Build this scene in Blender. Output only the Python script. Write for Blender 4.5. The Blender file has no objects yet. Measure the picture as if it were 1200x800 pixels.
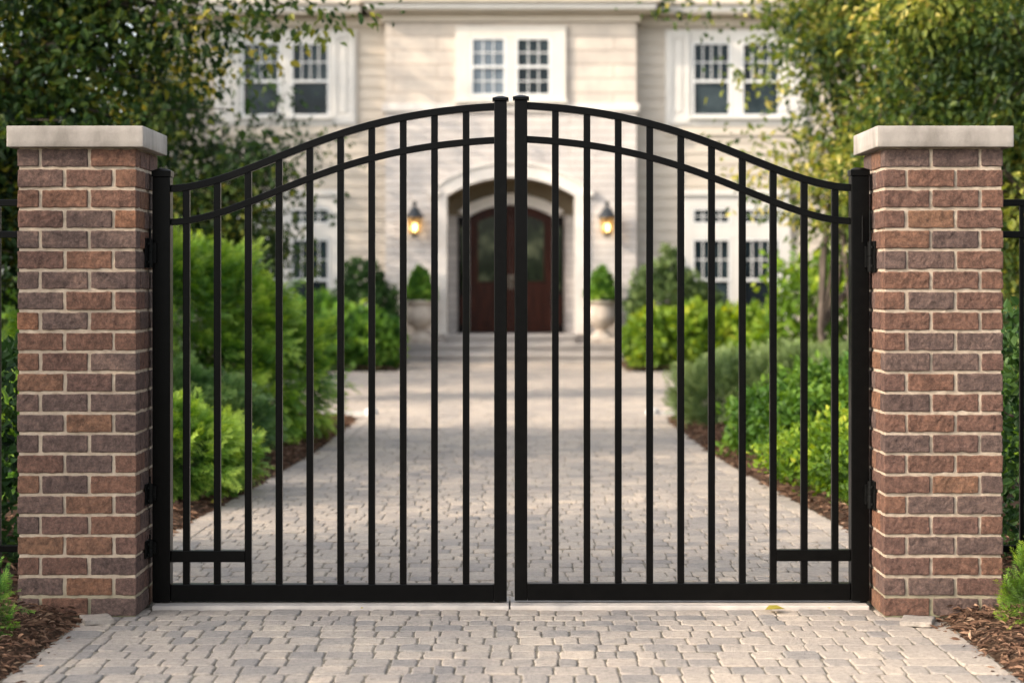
import bpy, math, random
import numpy as np
from mathutils import Vector, Matrix, noise

random.seed(7)
RNG = np.random.default_rng(11)
scn = bpy.context.scene
col = scn.collection
PI = math.pi

# ------------------------------------------------------------------ materials
def new_mat(name):
    m = bpy.data.materials.new(name)
    m.use_nodes = True
    nt = m.node_tree
    for n in list(nt.nodes):
        nt.nodes.remove(n)
    out = nt.nodes.new('ShaderNodeOutputMaterial')
    return m, nt, out

def N(nt, t, **kw):
    n = nt.nodes.new(t)
    for k, v in kw.items():
        if k in n.inputs.keys():
            n.inputs[k].default_value = v
        else:
            setattr(n, k, v)
    return n

def L(nt, a, b):
    nt.links.new(a, b)

def ramp(nt, stops, interp='LINEAR'):
    r = nt.nodes.new('ShaderNodeValToRGB')
    r.color_ramp.interpolation = interp
    els = r.color_ramp.elements
    els[0].position, els[0].color = stops[0][0], (*stops[0][1], 1)
    els[1].position, els[1].color = stops[-1][0], (*stops[-1][1], 1)
    for p, c in stops[1:-1]:
        e = els.new(p)
        e.color = (*c, 1)
    return r

def objcoord(nt, scale=(1, 1, 1)):
    tc = nt.nodes.new('ShaderNodeTexCoord')
    mp = nt.nodes.new('ShaderNodeMapping')
    mp.inputs['Scale'].default_value = scale
    L(nt, tc.outputs['Object'], mp.inputs['Vector'])
    return mp.outputs['Vector']

def surface_mat(name, stops, scale=6.0, detail=6, rough=0.7, bump=0.1, bump_scale=40.0, dist=0.01, spec=0.3, metallic=0.0, stretch=(1, 1, 1), contrast=(0.3, 0.7)):
    m, nt, out = new_mat(name)
    v = objcoord(nt, stretch)
    n1 = N(nt, 'ShaderNodeTexNoise', Scale=scale, Detail=detail, Roughness=0.6)
    L(nt, v, n1.inputs['Vector'])
    lo, hi = contrast
    st = [(lo + (hi - lo) * p, c) for p, c in stops]
    r = ramp(nt, st)
    L(nt, n1.outputs['Fac'], r.inputs['Fac'])
    b = N(nt, 'ShaderNodeBsdfPrincipled', Roughness=rough, Metallic=metallic)
    b.inputs['Specular IOR Level'].default_value = spec
    L(nt, r.outputs['Color'], b.inputs['Base Color'])
    if bump > 0:
        n2 = N(nt, 'ShaderNodeTexNoise', Scale=bump_scale, Detail=6, Roughness=0.65)
        L(nt, v, n2.inputs['Vector'])
        bp = N(nt, 'ShaderNodeBump', Strength=bump, Distance=dist)
        L(nt, n2.outputs['Fac'], bp.inputs['Height'])
        L(nt, bp.outputs['Normal'], b.inputs['Normal'])
    L(nt, b.outputs['BSDF'], out.inputs['Surface'])
    return m

def leaf_mat(name, stops, transl=0.35, rough=0.5, spec=0.2):
    m, nt, out = new_mat(name)
    a = N(nt, 'ShaderNodeAttribute', attribute_name='tone')
    r = ramp(nt, stops)
    L(nt, a.outputs['Fac'], r.inputs['Fac'])
    b = N(nt, 'ShaderNodeBsdfPrincipled', Roughness=rough)
    b.inputs['Specular IOR Level'].default_value = spec
    L(nt, r.outputs['Color'], b.inputs['Base Color'])
    hs = N(nt, 'ShaderNodeHueSaturation', Saturation=1.15, Value=1.5)
    hs.inputs['Hue'].default_value = 0.485
    L(nt, r.outputs['Color'], hs.inputs['Color'])
    t = N(nt, 'ShaderNodeBsdfTranslucent')
    L(nt, hs.outputs['Color'], t.inputs['Color'])
    mx = N(nt, 'ShaderNodeMixShader')
    mx.inputs['Fac'].default_value = transl
    L(nt, b.outputs['BSDF'], mx.inputs[1])
    L(nt, t.outputs['BSDF'], mx.inputs[2])
    L(nt, mx.outputs['Shader'], out.inputs['Surface'])
    return m

def brick_mat():
    m, nt, out = new_mat('brick')
    a = N(nt, 'ShaderNodeAttribute', attribute_name='tone')
    r = ramp(nt, [(0.0, (0.0936, 0.0611, 0.0521)), (0.16, (0.1116, 0.074, 0.063)), (0.32, (0.126, 0.0843, 0.0706)), (0.46, (0.126, 0.0714, 0.0563)), (0.62, (0.1368, 0.074, 0.0538)), (0.8, (0.1602, 0.0826, 0.0554)), (0.92, (0.18, 0.0963, 0.0588)), (1.0, (0.1935, 0.0912, 0.0538))])
    L(nt, a.outputs['Fac'], r.inputs['Fac'])
    v = objcoord(nt)
    n1 = N(nt, 'ShaderNodeTexNoise', Scale=45.0, Detail=9, Roughness=0.78)
    L(nt, v, n1.inputs['Vector'])
    r2 = ramp(nt, [(0.32, (0.34, 0.34, 0.37)), (0.5, (1, 1, 1)), (0.66, (1.75, 1.68, 1.6))])
    L(nt, n1.outputs['Fac'], r2.inputs['Fac'])
    mul = N(nt, 'ShaderNodeMix', data_type='RGBA', blend_type='MULTIPLY')
    mul.inputs['Factor'].default_value = 1.0
    L(nt, r.outputs['Color'], mul.inputs['A'])
    L(nt, r2.outputs['Color'], mul.inputs['B'])
    # pale sandy grains
    n3 = N(nt, 'ShaderNodeTexNoise', Scale=260.0, Detail=3, Roughness=0.7)
    L(nt, v, n3.inputs['Vector'])
    r3 = ramp(nt, [(0.60, (0, 0, 0)), (0.70, (1, 1, 1))])
    L(nt, n3.outputs['Fac'], r3.inputs['Fac'])
    mg = N(nt, 'ShaderNodeMix', data_type='RGBA')
    mg.inputs['B'].default_value = (0.36, 0.27, 0.22, 1)
    ms = N(nt, 'ShaderNodeMath', operation='MULTIPLY')
    ms.inputs[1].default_value = 0.45
    L(nt, r3.outputs['Color'], ms.inputs[0])
    L(nt, ms.outputs[0], mg.inputs['Factor'])
    L(nt, mul.outputs['Result'], mg.inputs['A'])
    b = N(nt, 'ShaderNodeBsdfPrincipled', Roughness=0.85)
    b.inputs['Specular IOR Level'].default_value = 0.2
    L(nt, mg.outputs['Result'], b.inputs['Base Color'])
    # bark-like wire-cut face
    v2 = objcoord(nt, (1.0, 1.0, 1.4))
    n2 = N(nt, 'ShaderNodeTexNoise', Scale=95.0, Detail=9, Roughness=0.8, Distortion=0.8)
    L(nt, v2, n2.inputs['Vector'])
    bp = N(nt, 'ShaderNodeBump', Strength=1.0, Distance=0.013)
    L(nt, n2.outputs['Fac'], bp.inputs['Height'])
    L(nt, bp.outputs['Normal'], b.inputs['Normal'])
    L(nt, b.outputs['BSDF'], out.inputs['Surface'])
    return m

def mortar_mat():
    m, nt, out = new_mat('mortar')
    v = objcoord(nt)
    n1 = N(nt, 'ShaderNodeTexNoise', Scale=30.0, Detail=8, Roughness=0.7)
    L(nt, v, n1.inputs['Vector'])
    r = ramp(nt, [(0.3, (0.27, 0.212, 0.157)), (0.7, (0.46, 0.37, 0.283))])
    L(nt, n1.outputs['Fac'], r.inputs['Fac'])
    sx = N(nt, 'ShaderNodeSeparateXYZ')
    L(nt, v, sx.inputs[0])
    mr = N(nt, 'ShaderNodeMapRange')
    mr.inputs['From Min'].default_value = 0.0
    mr.inputs['From Max'].default_value = 0.16
    mr.inputs['To Min'].default_value = 0.75
    mr.inputs['To Max'].default_value = 0.0
    L(nt, sx.outputs['Z'], mr.inputs['Value'])
    mx = N(nt, 'ShaderNodeMix', data_type='RGBA')
    mx.inputs['B'].default_value = (0.13, 0.14, 0.075, 1)
    L(nt, mr.outputs['Result'], mx.inputs['Factor'])
    L(nt, r.outputs['Color'], mx.inputs['A'])
    b = N(nt, 'ShaderNodeBsdfPrincipled', Roughness=0.95)
    b.inputs['Specular IOR Level'].default_value = 0.1
    L(nt, mx.outputs['Result'], b.inputs['Base Color'])
    n2 = N(nt, 'ShaderNodeTexNoise', Scale=220.0, Detail=5, Roughness=0.7)
    L(nt, v, n2.inputs['Vector'])
    bp = N(nt, 'ShaderNodeBump', Strength=0.8, Distance=0.004)
    L(nt, n2.outputs['Fac'], bp.inputs['Height'])
    L(nt, bp.outputs['Normal'], b.inputs['Normal'])
    L(nt, b.outputs['BSDF'], out.inputs['Surface'])
    return m

def paver_mat():
    m, nt, out = new_mat('paver')
    a = N(nt, 'ShaderNodeAttribute', attribute_name='tone')
    r = ramp(nt, [(0.0, (0.190, 0.176, 0.166)), (0.22, (0.265, 0.239, 0.214)), (0.45, (0.345, 0.299, 0.253)), (0.7, (0.395, 0.337, 0.278)), (0.88, (0.435, 0.364, 0.292)), (1.0, (0.385, 0.305, 0.24))])
    L(nt, a.outputs['Fac'], r.inputs['Fac'])
    v = objcoord(nt)
    n1 = N(nt, 'ShaderNodeTexNoise', Scale=40.0, Detail=9, Roughness=0.8)
    L(nt, v, n1.inputs['Vector'])
    r2 = ramp(nt, [(0.30, (0.50, 0.49, 0.48)), (0.5, (1, 1, 1)), (0.70, (1.35, 1.32, 1.28))])
    L(nt, n1.outputs['Fac'], r2.inputs['Fac'])
    mul = N(nt, 'ShaderNodeMix', data_type='RGBA', blend_type='MULTIPLY')
    mul.inputs['Factor'].default_value = 0.9
    L(nt, r.outputs['Color'], mul.inputs['A'])
    L(nt, r2.outputs['Color'], mul.inputs['B'])
    # broad stains
    n4 = N(nt, 'ShaderNodeTexNoise', Scale=1.3, Detail=4, Roughness=0.6)
    L(nt, v, n4.inputs['Vector'])
    r4 = ramp(nt, [(0.35, (0.82, 0.82, 0.84)), (0.65, (1.08, 1.06, 1.03))])
    L(nt, n4.outputs['Fac'], r4.inputs['Fac'])
    mul2 = N(nt, 'ShaderNodeMix', data_type='RGBA', blend_type='MULTIPLY')
    mul2.inputs['Factor'].default_value = 1.0
    L(nt, mul.outputs['Result'], mul2.inputs['A'])
    L(nt, r4.outputs['Color'], mul2.inputs['B'])
    b = N(nt, 'ShaderNodeBsdfPrincipled', Roughness=0.75)
    b.inputs['Specular IOR Level'].default_value = 0.3
    L(nt, mul2.outputs['Result'], b.inputs['Base Color'])
    n2 = N(nt, 'ShaderNodeTexNoise', Scale=90.0, Detail=6, Roughness=0.7)
    L(nt, v, n2.inputs['Vector'])
    bp = N(nt, 'ShaderNodeBump', Strength=0.9, Distance=0.009)
    L(nt, n2.outputs['Fac'], bp.inputs['Height'])
    L(nt, bp.outputs['Normal'], b.inputs['Normal'])
    L(nt, b.outputs['BSDF'], out.inputs['Surface'])
    return m

def ashlar_mat(name, bw, rh, c1, c2, cm, mortar=0.012):
    """coursed stone on walls facing the drive: courses run in object X/Z"""
    m, nt, out = new_mat(name)
    tc = N(nt, 'ShaderNodeTexCoord')
    sp = N(nt, 'ShaderNodeSeparateXYZ')
    L(nt, tc.outputs['Object'], sp.inputs[0])
    ad = N(nt, 'ShaderNodeMath', operation='ADD')
    L(nt, sp.outputs['X'], ad.inputs[0])
    L(nt, sp.outputs['Y'], ad.inputs[1])
    cb = N(nt, 'ShaderNodeCombineXYZ')
    L(nt, ad.outputs[0], cb.inputs['X'])
    L(nt, sp.outputs['Z'], cb.inputs['Y'])
    br = N(nt, 'ShaderNodeTexBrick')
    br.inputs['Scale'].default_value = 1.0
    br.inputs['Brick Width'].default_value = bw
    br.inputs['Row Height'].default_value = rh
    br.inputs['Mortar Size'].default_value = mortar
    br.inputs['Mortar Smooth'].default_value = 0.3
    br.inputs['Color1'].default_value = (*c1, 1)
    br.inputs['Color2'].default_value = (*c2, 1)
    br.inputs['Mortar'].default_value = (*cm, 1)
    L(nt, cb.outputs[0], br.inputs['Vector'])
    n1 = N(nt, 'ShaderNodeTexNoise', Scale=2.2, Detail=6, Roughness=0.65)
    L(nt, tc.outputs['Object'], n1.inputs['Vector'])
    r2 = ramp(nt, [(0.3, (0.80, 0.79, 0.79)), (0.7, (1.12, 1.09, 1.04))])
    L(nt, n1.outputs['Fac'], r2.inputs['Fac'])
    mul = N(nt, 'ShaderNodeMix', data_type='RGBA', blend_type='MULTIPLY')
    mul.inputs['Factor'].default_value = 1.0
    L(nt, br.outputs['Color'], mul.inputs['A'])
    L(nt, r2.outputs['Color'], mul.inputs['B'])
    b = N(nt, 'ShaderNodeBsdfPrincipled', Roughness=0.85)
    b.inputs['Specular IOR Level'].default_value = 0.2
    L(nt, mul.outputs['Result'], b.inputs['Base Color'])
    bp = N(nt, 'ShaderNodeBump', Strength=0.8, Distance=0.02)
    bp.invert = True
    L(nt, br.outputs['Fac'], bp.inputs['Height'])
    n3 = N(nt, 'ShaderNodeTexNoise', Scale=18.0, Detail=6)
    L(nt, tc.outputs['Object'], n3.inputs['Vector'])
    bp2 = N(nt, 'ShaderNodeBump', Strength=0.5, Distance=0.02)
    L(nt, n3.outputs['Fac'], bp2.inputs['Height'])
    L(nt, bp.outputs['Normal'], bp2.inputs['Normal'])
    L(nt, bp2.outputs['Normal'], b.inputs['Normal'])
    L(nt, b.outputs['BSDF'], out.inputs['Surface'])
    return m

def glass_mat(name, stops, scale=1.5, rough=0.04, spec=0.5):
    return surface_mat(name, stops, scale=scale, rough=rough, bump=0.03, bump_scale=3.0, spec=spec)

def lamp_glass_mat():
    m, nt, out = new_mat('lantern_glass')
    tr = N(nt, 'ShaderNodeBsdfTransparent')
    tr.inputs['Color'].default_value = (1.0, 0.86, 0.62, 1)
    tl = N(nt, 'ShaderNodeBsdfTranslucent')
    tl.inputs['Color'].default_value = (0.95, 0.72, 0.42, 1)
    n1 = N(nt, 'ShaderNodeTexNoise', Scale=40.0)
    r = ramp(nt, [(0.3, (0.25,) * 3), (0.7, (0.45,) * 3)])
    L(nt, n1.outputs['Fac'], r.inputs['Fac'])
    mx = N(nt, 'ShaderNodeMixShader')
    L(nt, r.outputs['Color'], mx.inputs['Fac'])
    L(nt, tr.outputs[0], mx.inputs[1])
    L(nt, tl.outputs[0], mx.inputs[2])
    gl = N(nt, 'ShaderNodeBsdfGlossy', Roughness=0.1)
    m2 = N(nt, 'ShaderNodeMixShader')
    m2.inputs['Fac'].default_value = 0.06
    L(nt, mx.outputs[0], m2.inputs[1])
    L(nt, gl.outputs[0], m2.inputs[2])
    L(nt, m2.outputs[0], out.inputs['Surface'])
    return m

def emit_mat(name, color, strength):
    m, nt, out = new_mat(name)
    e = N(nt, 'ShaderNodeEmission', Strength=strength)
    e.inputs['Color'].default_value = (*color, 1)
    L(nt, e.outputs[0], out.inputs['Surface'])
    return m

M = {}
M['brick'] = brick_mat()
M['mortar'] = mortar_mat()
M['paver'] = paver_mat()
M['joint'] = surface_mat('joint_sand', [(0, (0.095, 0.083, 0.058)), (0.5, (0.19, 0.162, 0.122)), (1, (0.27, 0.235, 0.185))], scale=14, rough=0.95, bump=0.6, bump_scale=120)
M['cap'] = surface_mat('limestone_cap', [(0, (0.165, 0.145, 0.124)), (0.5, (0.262, 0.233, 0.205)), (1, (0.335, 0.299, 0.262))], scale=9, detail=12, rough=0.85, bump=0.35, bump_scale=160, dist=0.004, stretch=(1, 1, 0.5))
M['threshold'] = surface_mat('threshold_concrete', [(0, (0.34, 0.30, 0.265)), (1, (0.52, 0.46, 0.40))], scale=9, rough=0.85, bump=0.3, bump_scale=140, dist=0.004)
M['metal'] = surface_mat('black_powder_coat', [(0, (0.0012, 0.0011, 0.001)), (1, (0.0026, 0.0024, 0.0022))], scale=30, rough=0.30, bump=0.05, bump_scale=420, dist=0.001, spec=0.10)
M['hinge_metal'] = surface_mat('black_hinge_steel', [(0, (0.002, 0.002, 0.002)), (1, (0.006, 0.006, 0.0055))], scale=60, rough=0.4, bump=0.1, bump_scale=300, dist=0.001, spec=0.09)
M['soil'] = surface_mat('soil', [(0, (0.035, 0.022, 0.014)), (0.5, (0.075, 0.047, 0.031)), (1, (0.13, 0.082, 0.055))], scale=30, rough=1.0, bump=1.0, bump_scale=60, dist=0.03, spec=0.05)
M['chips'] = leaf_mat('mulch_bark', [(0, (0.045, 0.026, 0.017)), (0.4, (0.125, 0.068, 0.043)), (0.75, (0.235, 0.14, 0.09)), (1, (0.38, 0.26, 0.17))], transl=0.02, rough=0.9, spec=0.15)
M['turf'] = surface_mat('ground_turf', [(0, (0.02, 0.03, 0.012)), (0.5, (0.04, 0.055, 0.02)), (1, (0.075, 0.085, 0.035))], scale=3.0, rough=1.0, bump=1.0, bump_scale=30, dist=0.05, spec=0.05)
M['bark'] = surface_mat('bark', [(0, (0.035, 0.026, 0.02)), (0.5, (0.085, 0.065, 0.05)), (1, (0.17, 0.135, 0.105))], scale=10, rough=0.95, bump=0.9, bump_scale=30, dist=0.02, stretch=(2.5, 2.5, 0.6))
M['stone_up'] = ashlar_mat('limestone_upper', 1.5, 0.24, (0.58, 0.515, 0.445), (0.49, 0.435, 0.38), (0.42, 0.355, 0.30), 0.010)
M['stone_low'] = ashlar_mat('limestone_lower', 0.9, 0.13, (0.60, 0.555, 0.52), (0.50, 0.465, 0.44), (0.40, 0.355, 0.32), 0.008)
M['stone_trim'] = surface_mat('limestone_trim', [(0, (0.58, 0.525, 0.47)), (1, (0.70, 0.645, 0.58))], scale=3, rough=0.85, bump=0.3, bump_scale=30)
M['siding'] = surface_mat('painted_siding', [(0, (0.43, 0.375, 0.305)), (1, (0.54, 0.475, 0.395))], scale=1.1, rough=0.6, bump=0.15, bump_scale=25, stretch=(0.2, 1, 3))
M['white'] = surface_mat('white_trim_paint', [(0, (0.53, 0.50, 0.455)), (1, (0.62, 0.59, 0.54))], scale=1.5, rough=0.5, bump=0.05, bump_scale=30)
M['frieze'] = surface_mat('frieze_paint', [(0, (0.50, 0.435, 0.355)), (1, (0.60, 0.525, 0.43))], scale=1.5, rough=0.6, bump=0.05, bump_scale=30)
M['shingle'] = surface_mat('roof_shingle', [(0, (0.13, 0.115, 0.10)), (1, (0.26, 0.235, 0.21))], scale=8, rough=0.95, bump=0.6, bump_scale=14, dist=0.03, stretch=(0.5, 2, 2))
M['cream'] = surface_mat('sunlit_cream_trim', [(0, (0.55, 0.505, 0.435)), (1, (0.64, 0.59, 0.515))], scale=1.5, rough=0.6, bump=0.05, bump_scale=30)  # creamier than the white trim: sunlight on this window put into its colour
M['sash'] = surface_mat('sash_paint', [(0, (0.60, 0.60, 0.58)), (1, (0.72, 0.71, 0.68))], scale=2, rough=0.45, bump=0.03)
M['glass_dark'] = glass_mat('window_glass_dark', [(0, (0.006, 0.009, 0.012)), (0.55, (0.014, 0.022, 0.026)), (1, (0.04, 0.055, 0.06))], scale=1.3, spec=0.18)
M['glass_pale'] = glass_mat('window_glass_pale', [(0, (0.055, 0.075, 0.095)), (1, (0.15, 0.18, 0.21))], scale=1.6)  # paler blue-grey panes, mottled at random
M['glass_door'] = glass_mat('door_glass', [(0, (0.003, 0.005, 0.0025)), (0.55, (0.012, 0.020, 0.008)), (1, (0.10, 0.11, 0.06))], scale=3.0, spec=0.25)  # light and dark green reflections painted into the pane colour
M['mahogany'] = surface_mat('mahogany', [(0, (0.012, 0.0035, 0.002)), (0.5, (0.027, 0.0072, 0.0035)), (1, (0.050, 0.0135, 0.007))], scale=5, rough=0.4, spec=0.12, bump=0.1, bump_scale=30, stretch=(6, 6, 0.5))
M['porch'] = surface_mat('porch_shaded', [(0, (0.15, 0.115, 0.07)), (1, (0.22, 0.17, 0.11))], scale=2, rough=0.8, bump=0.1)  # shade of the porch niche darkened into this colour
M['mahogany_dark'] = surface_mat('dark_door_frame', [(0, (0.003, 0.002, 0.0018)), (1, (0.008, 0.0045, 0.0035))], scale=5, rough=0.4, spec=0.1, bump=0.05)
M['brass'] = surface_mat('aged_bronze', [(0, (0.12, 0.10, 0.08)), (1, (0.24, 0.21, 0.17))], scale=20, rough=0.35, bump=0.02, metallic=0.9)
M['lantern_metal'] = surface_mat('lantern_metal', [(0, (0.014, 0.017, 0.02)), (1, (0.035, 0.04, 0.045))], scale=20, rough=0.45, bump=0.05)
M['lantern_glass'] = lamp_glass_mat()
M['bulb'] = emit_mat('lit_bulb', (1.0, 0.70, 0.34), 17.0)
M['urn'] = surface_mat('cast_stone', [(0, (0.33, 0.27, 0.22)), (1, (0.52, 0.45, 0.375))], scale=7, rough=0.9, bump=0.35, bump_scale=50)
M['step'] = surface_mat('step_stone', [(0, (0.27, 0.245, 0.225)), (1, (0.43, 0.39, 0.355))], scale=4, rough=0.85, bump=0.3, bump_scale=40, stretch=(0.6, 1, 2))
M['kerb'] = surface_mat('pale_kerb', [(0, (0.40, 0.38, 0.35)), (1, (0.54, 0.52, 0.49))], scale=6, rough=0.8, bump=0.3)

GREEN = {
    'tree_left': leaf_mat('leaf_tree_left', [(0, (0.007, 0.019, 0.006)), (0.35, (0.028, 0.060, 0.014)), (0.62, (0.085, 0.115, 0.020)), (0.85, (0.21, 0.20, 0.030)), (1, (0.40, 0.34, 0.07))], 0.35),
    'tree_right': leaf_mat('leaf_tree_right', [(0, (0.0153, 0.0327, 0.0098)), (0.35, (0.0576, 0.096, 0.0192)), (0.65, (0.1489, 0.1813, 0.0337)), (0.88, (0.273, 0.273, 0.052)), (1, (0.468, 0.403, 0.117))], 0.38),
    'tree_dark': leaf_mat('leaf_tree_dark', [(0, (0.0064, 0.0148, 0.0064)), (0.5, (0.021, 0.0419, 0.0151)), (1, (0.06, 0.09, 0.0264))], 0.25),
    'cypress': leaf_mat('leaf_cypress', [(0, (0.0111, 0.0376, 0.0077)), (0.35, (0.0493, 0.1295, 0.0197)), (0.7, (0.1553, 0.2903, 0.0405)), (1, (0.3645, 0.4995, 0.081))], 0.3),
    'blue': leaf_mat('leaf_bluegreen', [(0, (0.012, 0.034, 0.010)), (0.5, (0.055, 0.125, 0.032)), (1, (0.16, 0.25, 0.075))], 0.25),
    'lime': leaf_mat('leaf_lime', [(0, (0.0261, 0.0575, 0.0084)), (0.45, (0.0948, 0.1785, 0.0179)), (0.8, (0.2185, 0.3047, 0.0322)), (1, (0.414, 0.437, 0.0575))], 0.35),
    'box': leaf_mat('leaf_boxwood', [(0, (0.0131, 0.0382, 0.0065)), (0.5, (0.0561, 0.131, 0.0175)), (1, (0.156, 0.26, 0.039))], 0.3),
    'hedge': leaf_mat('leaf_hedge', [(0, (0.0074, 0.0212, 0.0064)), (0.5, (0.028, 0.0676, 0.0175)), (1, (0.078, 0.144, 0.0336))], 0.25),
    'grey': leaf_mat('leaf_greygreen', [(0, (0.022, 0.042, 0.014)), (0.5, (0.085, 0.135, 0.042)), (1, (0.225, 0.285, 0.105))], 0.25),
    'fallen': leaf_mat('leaf_fallen', [(0, (0.22, 0.19, 0.03)), (1, (0.42, 0.33, 0.06))], 0.2),
}

# ------------------------------------------------------------------ object helpers
ORIGIN = {}
def tag(o, label=None, cat=None, group=None, kind=None):
    if label: o['label'] = label
    if cat: o['category'] = cat
    if group: o['group'] = group
    if kind: o['kind'] = kind
    return o

def thing(name, loc, label, cat, group=None):
    o = bpy.data.objects.new(name, None)
    o.empty_display_size = 0.2
    col.objects.link(o)
    o.location = loc
    ORIGIN[o.name] = Vector(loc)
    return tag(o, label, cat, group)

def link(name, me, parent=None, origin=None):
    o = bpy.data.objects.new(name, me)
    col.objects.link(o)
    if parent is not None:
        o.parent = parent
        ORIGIN[o.name] = ORIGIN[parent.name]
    else:
        og = Vector(origin or (0, 0, 0))
        o.location = og
        ORIGIN[o.name] = og
    return o

class MB:
    """collects shapes in world coordinates, then links them as one mesh"""
    def __init__(self):
        self.v, self.f, self.mi = [], [], []
    def add(self, verts, faces, mi=0):
        b = len(self.v)
        self.v += [tuple(p) for p in verts]
        self.f += [tuple(b + i for i in f) for f in faces]
        self.mi += [mi] * len(faces)
        return self
    def box(self, x0, x1, y0, y1, z0, z1, mi=0):
        v = [(x0, y0, z0), (x1, y0, z0), (x1, y1, z0), (x0, y1, z0), (x0, y0, z1), (x1, y0, z1), (x1, y1, z1), (x0, y1, z1)]
        f = [(0, 3, 2, 1), (4, 5, 6, 7), (0, 1, 5, 4), (1, 2, 6, 5), (2, 3, 7, 6), (3, 0, 4, 7)]
        return self.add(v, f, mi)
    def frustum(self, x0, x1, y0, y1, z0, z1, ins, mi=0):
        v = [(x0, y0, z0), (x1, y0, z0), (x1, y1, z0), (x0, y1, z0), (x0 + ins, y0 + ins, z1), (x1 - ins, y0 + ins, z1), (x1 - ins, y1 - ins, z1), (x0 + ins, y1 - ins, z1)]
        f = [(0, 3, 2, 1), (4, 5, 6, 7), (0, 1, 5, 4), (1, 2, 6, 5), (2, 3, 7, 6), (3, 0, 4, 7)]
        return self.add(v, f, mi)
    def prism(self, pts, y0, y1, mi=0):
        """polygon in X/Z (counter-clockwise seen from -Y) pushed from y0 to y1"""
        n = len(pts)
        v = [(x, y0, z) for x, z in pts] + [(x, y1, z) for x, z in pts]
        f = [tuple(range(n)), tuple(range(2 * n - 1, n - 1, -1))]
        f += [(i, i + n, (i + 1) % n + n, (i + 1) % n) for i in range(n)]
        return self.add(v, f, mi)
    def lathe(self, cx, cy, prof, seg=24, mi=0, rot=0.0):
        v, f = [], []
        for r, z in prof:
            for k in range(seg):
                a = rot + 2 * PI * k / seg
                v.append((cx + r * math.cos(a), cy + r * math.sin(a), z))
        for i in range(len(prof) - 1):
            for k in range(seg):
                k2 = (k + 1) % seg
                f.append((i * seg + k, i * seg + k2, (i + 1) * seg + k2, (i + 1) * seg + k))
        f.append(tuple(reversed(range(seg))))
        f.append(tuple((len(prof) - 1) * seg + k for k in range(seg)))
        return self.add(v, f, mi)
    def tube(self, pts, radii, seg=6, mi=0):
        v, f = [], []
        P = [Vector(p) for p in pts]
        for i, p in enumerate(P):
            d = (P[min(i + 1, len(P) - 1)] - P[max(i - 1, 0)])
            if d.length < 1e-6: d = Vector((0, 0, 1))
            d.normalize()
            a = Vector((0, 0, 1)) if abs(d.z) < 0.9 else Vector((1, 0, 0))
            u = d.cross(a).normalized(); w = d.cross(u)
            for k in range(seg):
                t = 2 * PI * k / seg
                q = p + (u * math.cos(t) + w * math.sin(t)) * radii[i]
                v.append(tuple(q))
        for i in range(len(P) - 1):
            for k in range(seg):
                k2 = (k + 1) % seg
                f.append((i * seg + k, i * seg + k2, (i + 1) * seg + k2, (i + 1) * seg + k))
        f.append(tuple(reversed(range(seg))))
        f.append(tuple((len(P) - 1) * seg + k for k in range(seg)))
        return self.add(v, f, mi)
    def sweep_rect(self, path, h, y0, y1, mi=0):
        """rectangular bar bent along a path of (x, z) points"""
        v, f = [], []
        n = len(path)
        for i, (x, z) in enumerate(path):
            x0, z0 = path[max(i - 1, 0)]; x1, z1 = path[min(i + 1, n - 1)]
            t = Vector((x1 - x0, z1 - z0)).normalized()
            nx, nz = -t.y, t.x
            if nz < 0: nx, nz = -nx, -nz
            for s, y in ((-1, y0), (1, y0), (1, y1), (-1, y1)):
                v.append((x + nx * s * h / 2, y, z + nz * s * h / 2))
        for i in range(n - 1):
            for k in range(4):
                k2 = (k + 1) % 4
                f.append((i * 4 + k, i * 4 + k2, (i + 1) * 4 + k2, (i + 1) * 4 + k))
        f.append((3, 2, 1, 0)); f.append(tuple((n - 1) * 4 + k for k in range(4)))
        return self.add(v, f, mi)
    def build(self, name, mats, parent=None, origin=None, bevel=0.0, smooth=False, seg=2):
        og = ORIGIN[parent.name] if parent is not None else Vector(origin or (0, 0, 0))
        me = bpy.data.meshes.new(name)
        me.from_pydata([(x - og.x, y - og.y, z - og.z) for x, y, z in self.v], [], self.f)
        if not isinstance(mats, (list, tuple)): mats = [mats]
        for m in mats: me.materials.append(m)
        me.polygons.foreach_set('material_index', self.mi)
        import bmesh as _b
        bm = _b.new(); bm.from_mesh(me); _b.ops.recalc_face_normals(bm, faces=bm.faces); bm.to_mesh(me); bm.free()
        if smooth:
            me.polygons.foreach_set('use_smooth', [True] * len(me.polygons))
            me.set_sharp_from_angle(angle=math.radians(40))
        me.update()
        o = link(name, me, parent, origin)
        if bevel:
            b = o.modifiers.new('edge', 'BEVEL')
            b.width = bevel; b.segments = seg; b.limit_method = 'ANGLE'; b.angle_limit = math.radians(40)
        return o

def np_mesh(name, V, Q, mat, parent=None, origin=None, tone=None, smooth=False):
    """mesh from numpy arrays: V (n,3), Q (m,4) quads; tone is one value per vertex"""
    og = ORIGIN[parent.name] if parent is not None else Vector(origin or (0, 0, 0))
    me = bpy.data.meshes.new(name)
    V = V - np.array(og)
    me.vertices.add(len(V)); me.vertices.foreach_set('co', V.astype(np.float32).ravel())
    m = len(Q)
    me.loops.add(m * 4); me.loops.foreach_set('vertex_index', Q.astype(np.int32).ravel())
    me.polygons.add(m)
    me.polygons.foreach_set('loop_start', np.arange(0, m * 4, 4, dtype=np.int32))
    me.polygons.foreach_set('use_smooth', np.full(m, smooth))
    me.update(calc_edges=True)
    mats = mat if isinstance(mat, (list, tuple)) else [mat]
    for x in mats: me.materials.append(x)
    if tone is not None:
        a = me.attributes.new('tone', 'FLOAT', 'POINT')
        a.data.foreach_set('value', np.clip(tone, 0, 1).astype(np.float32))
    return link(name, me, parent, origin)

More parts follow.
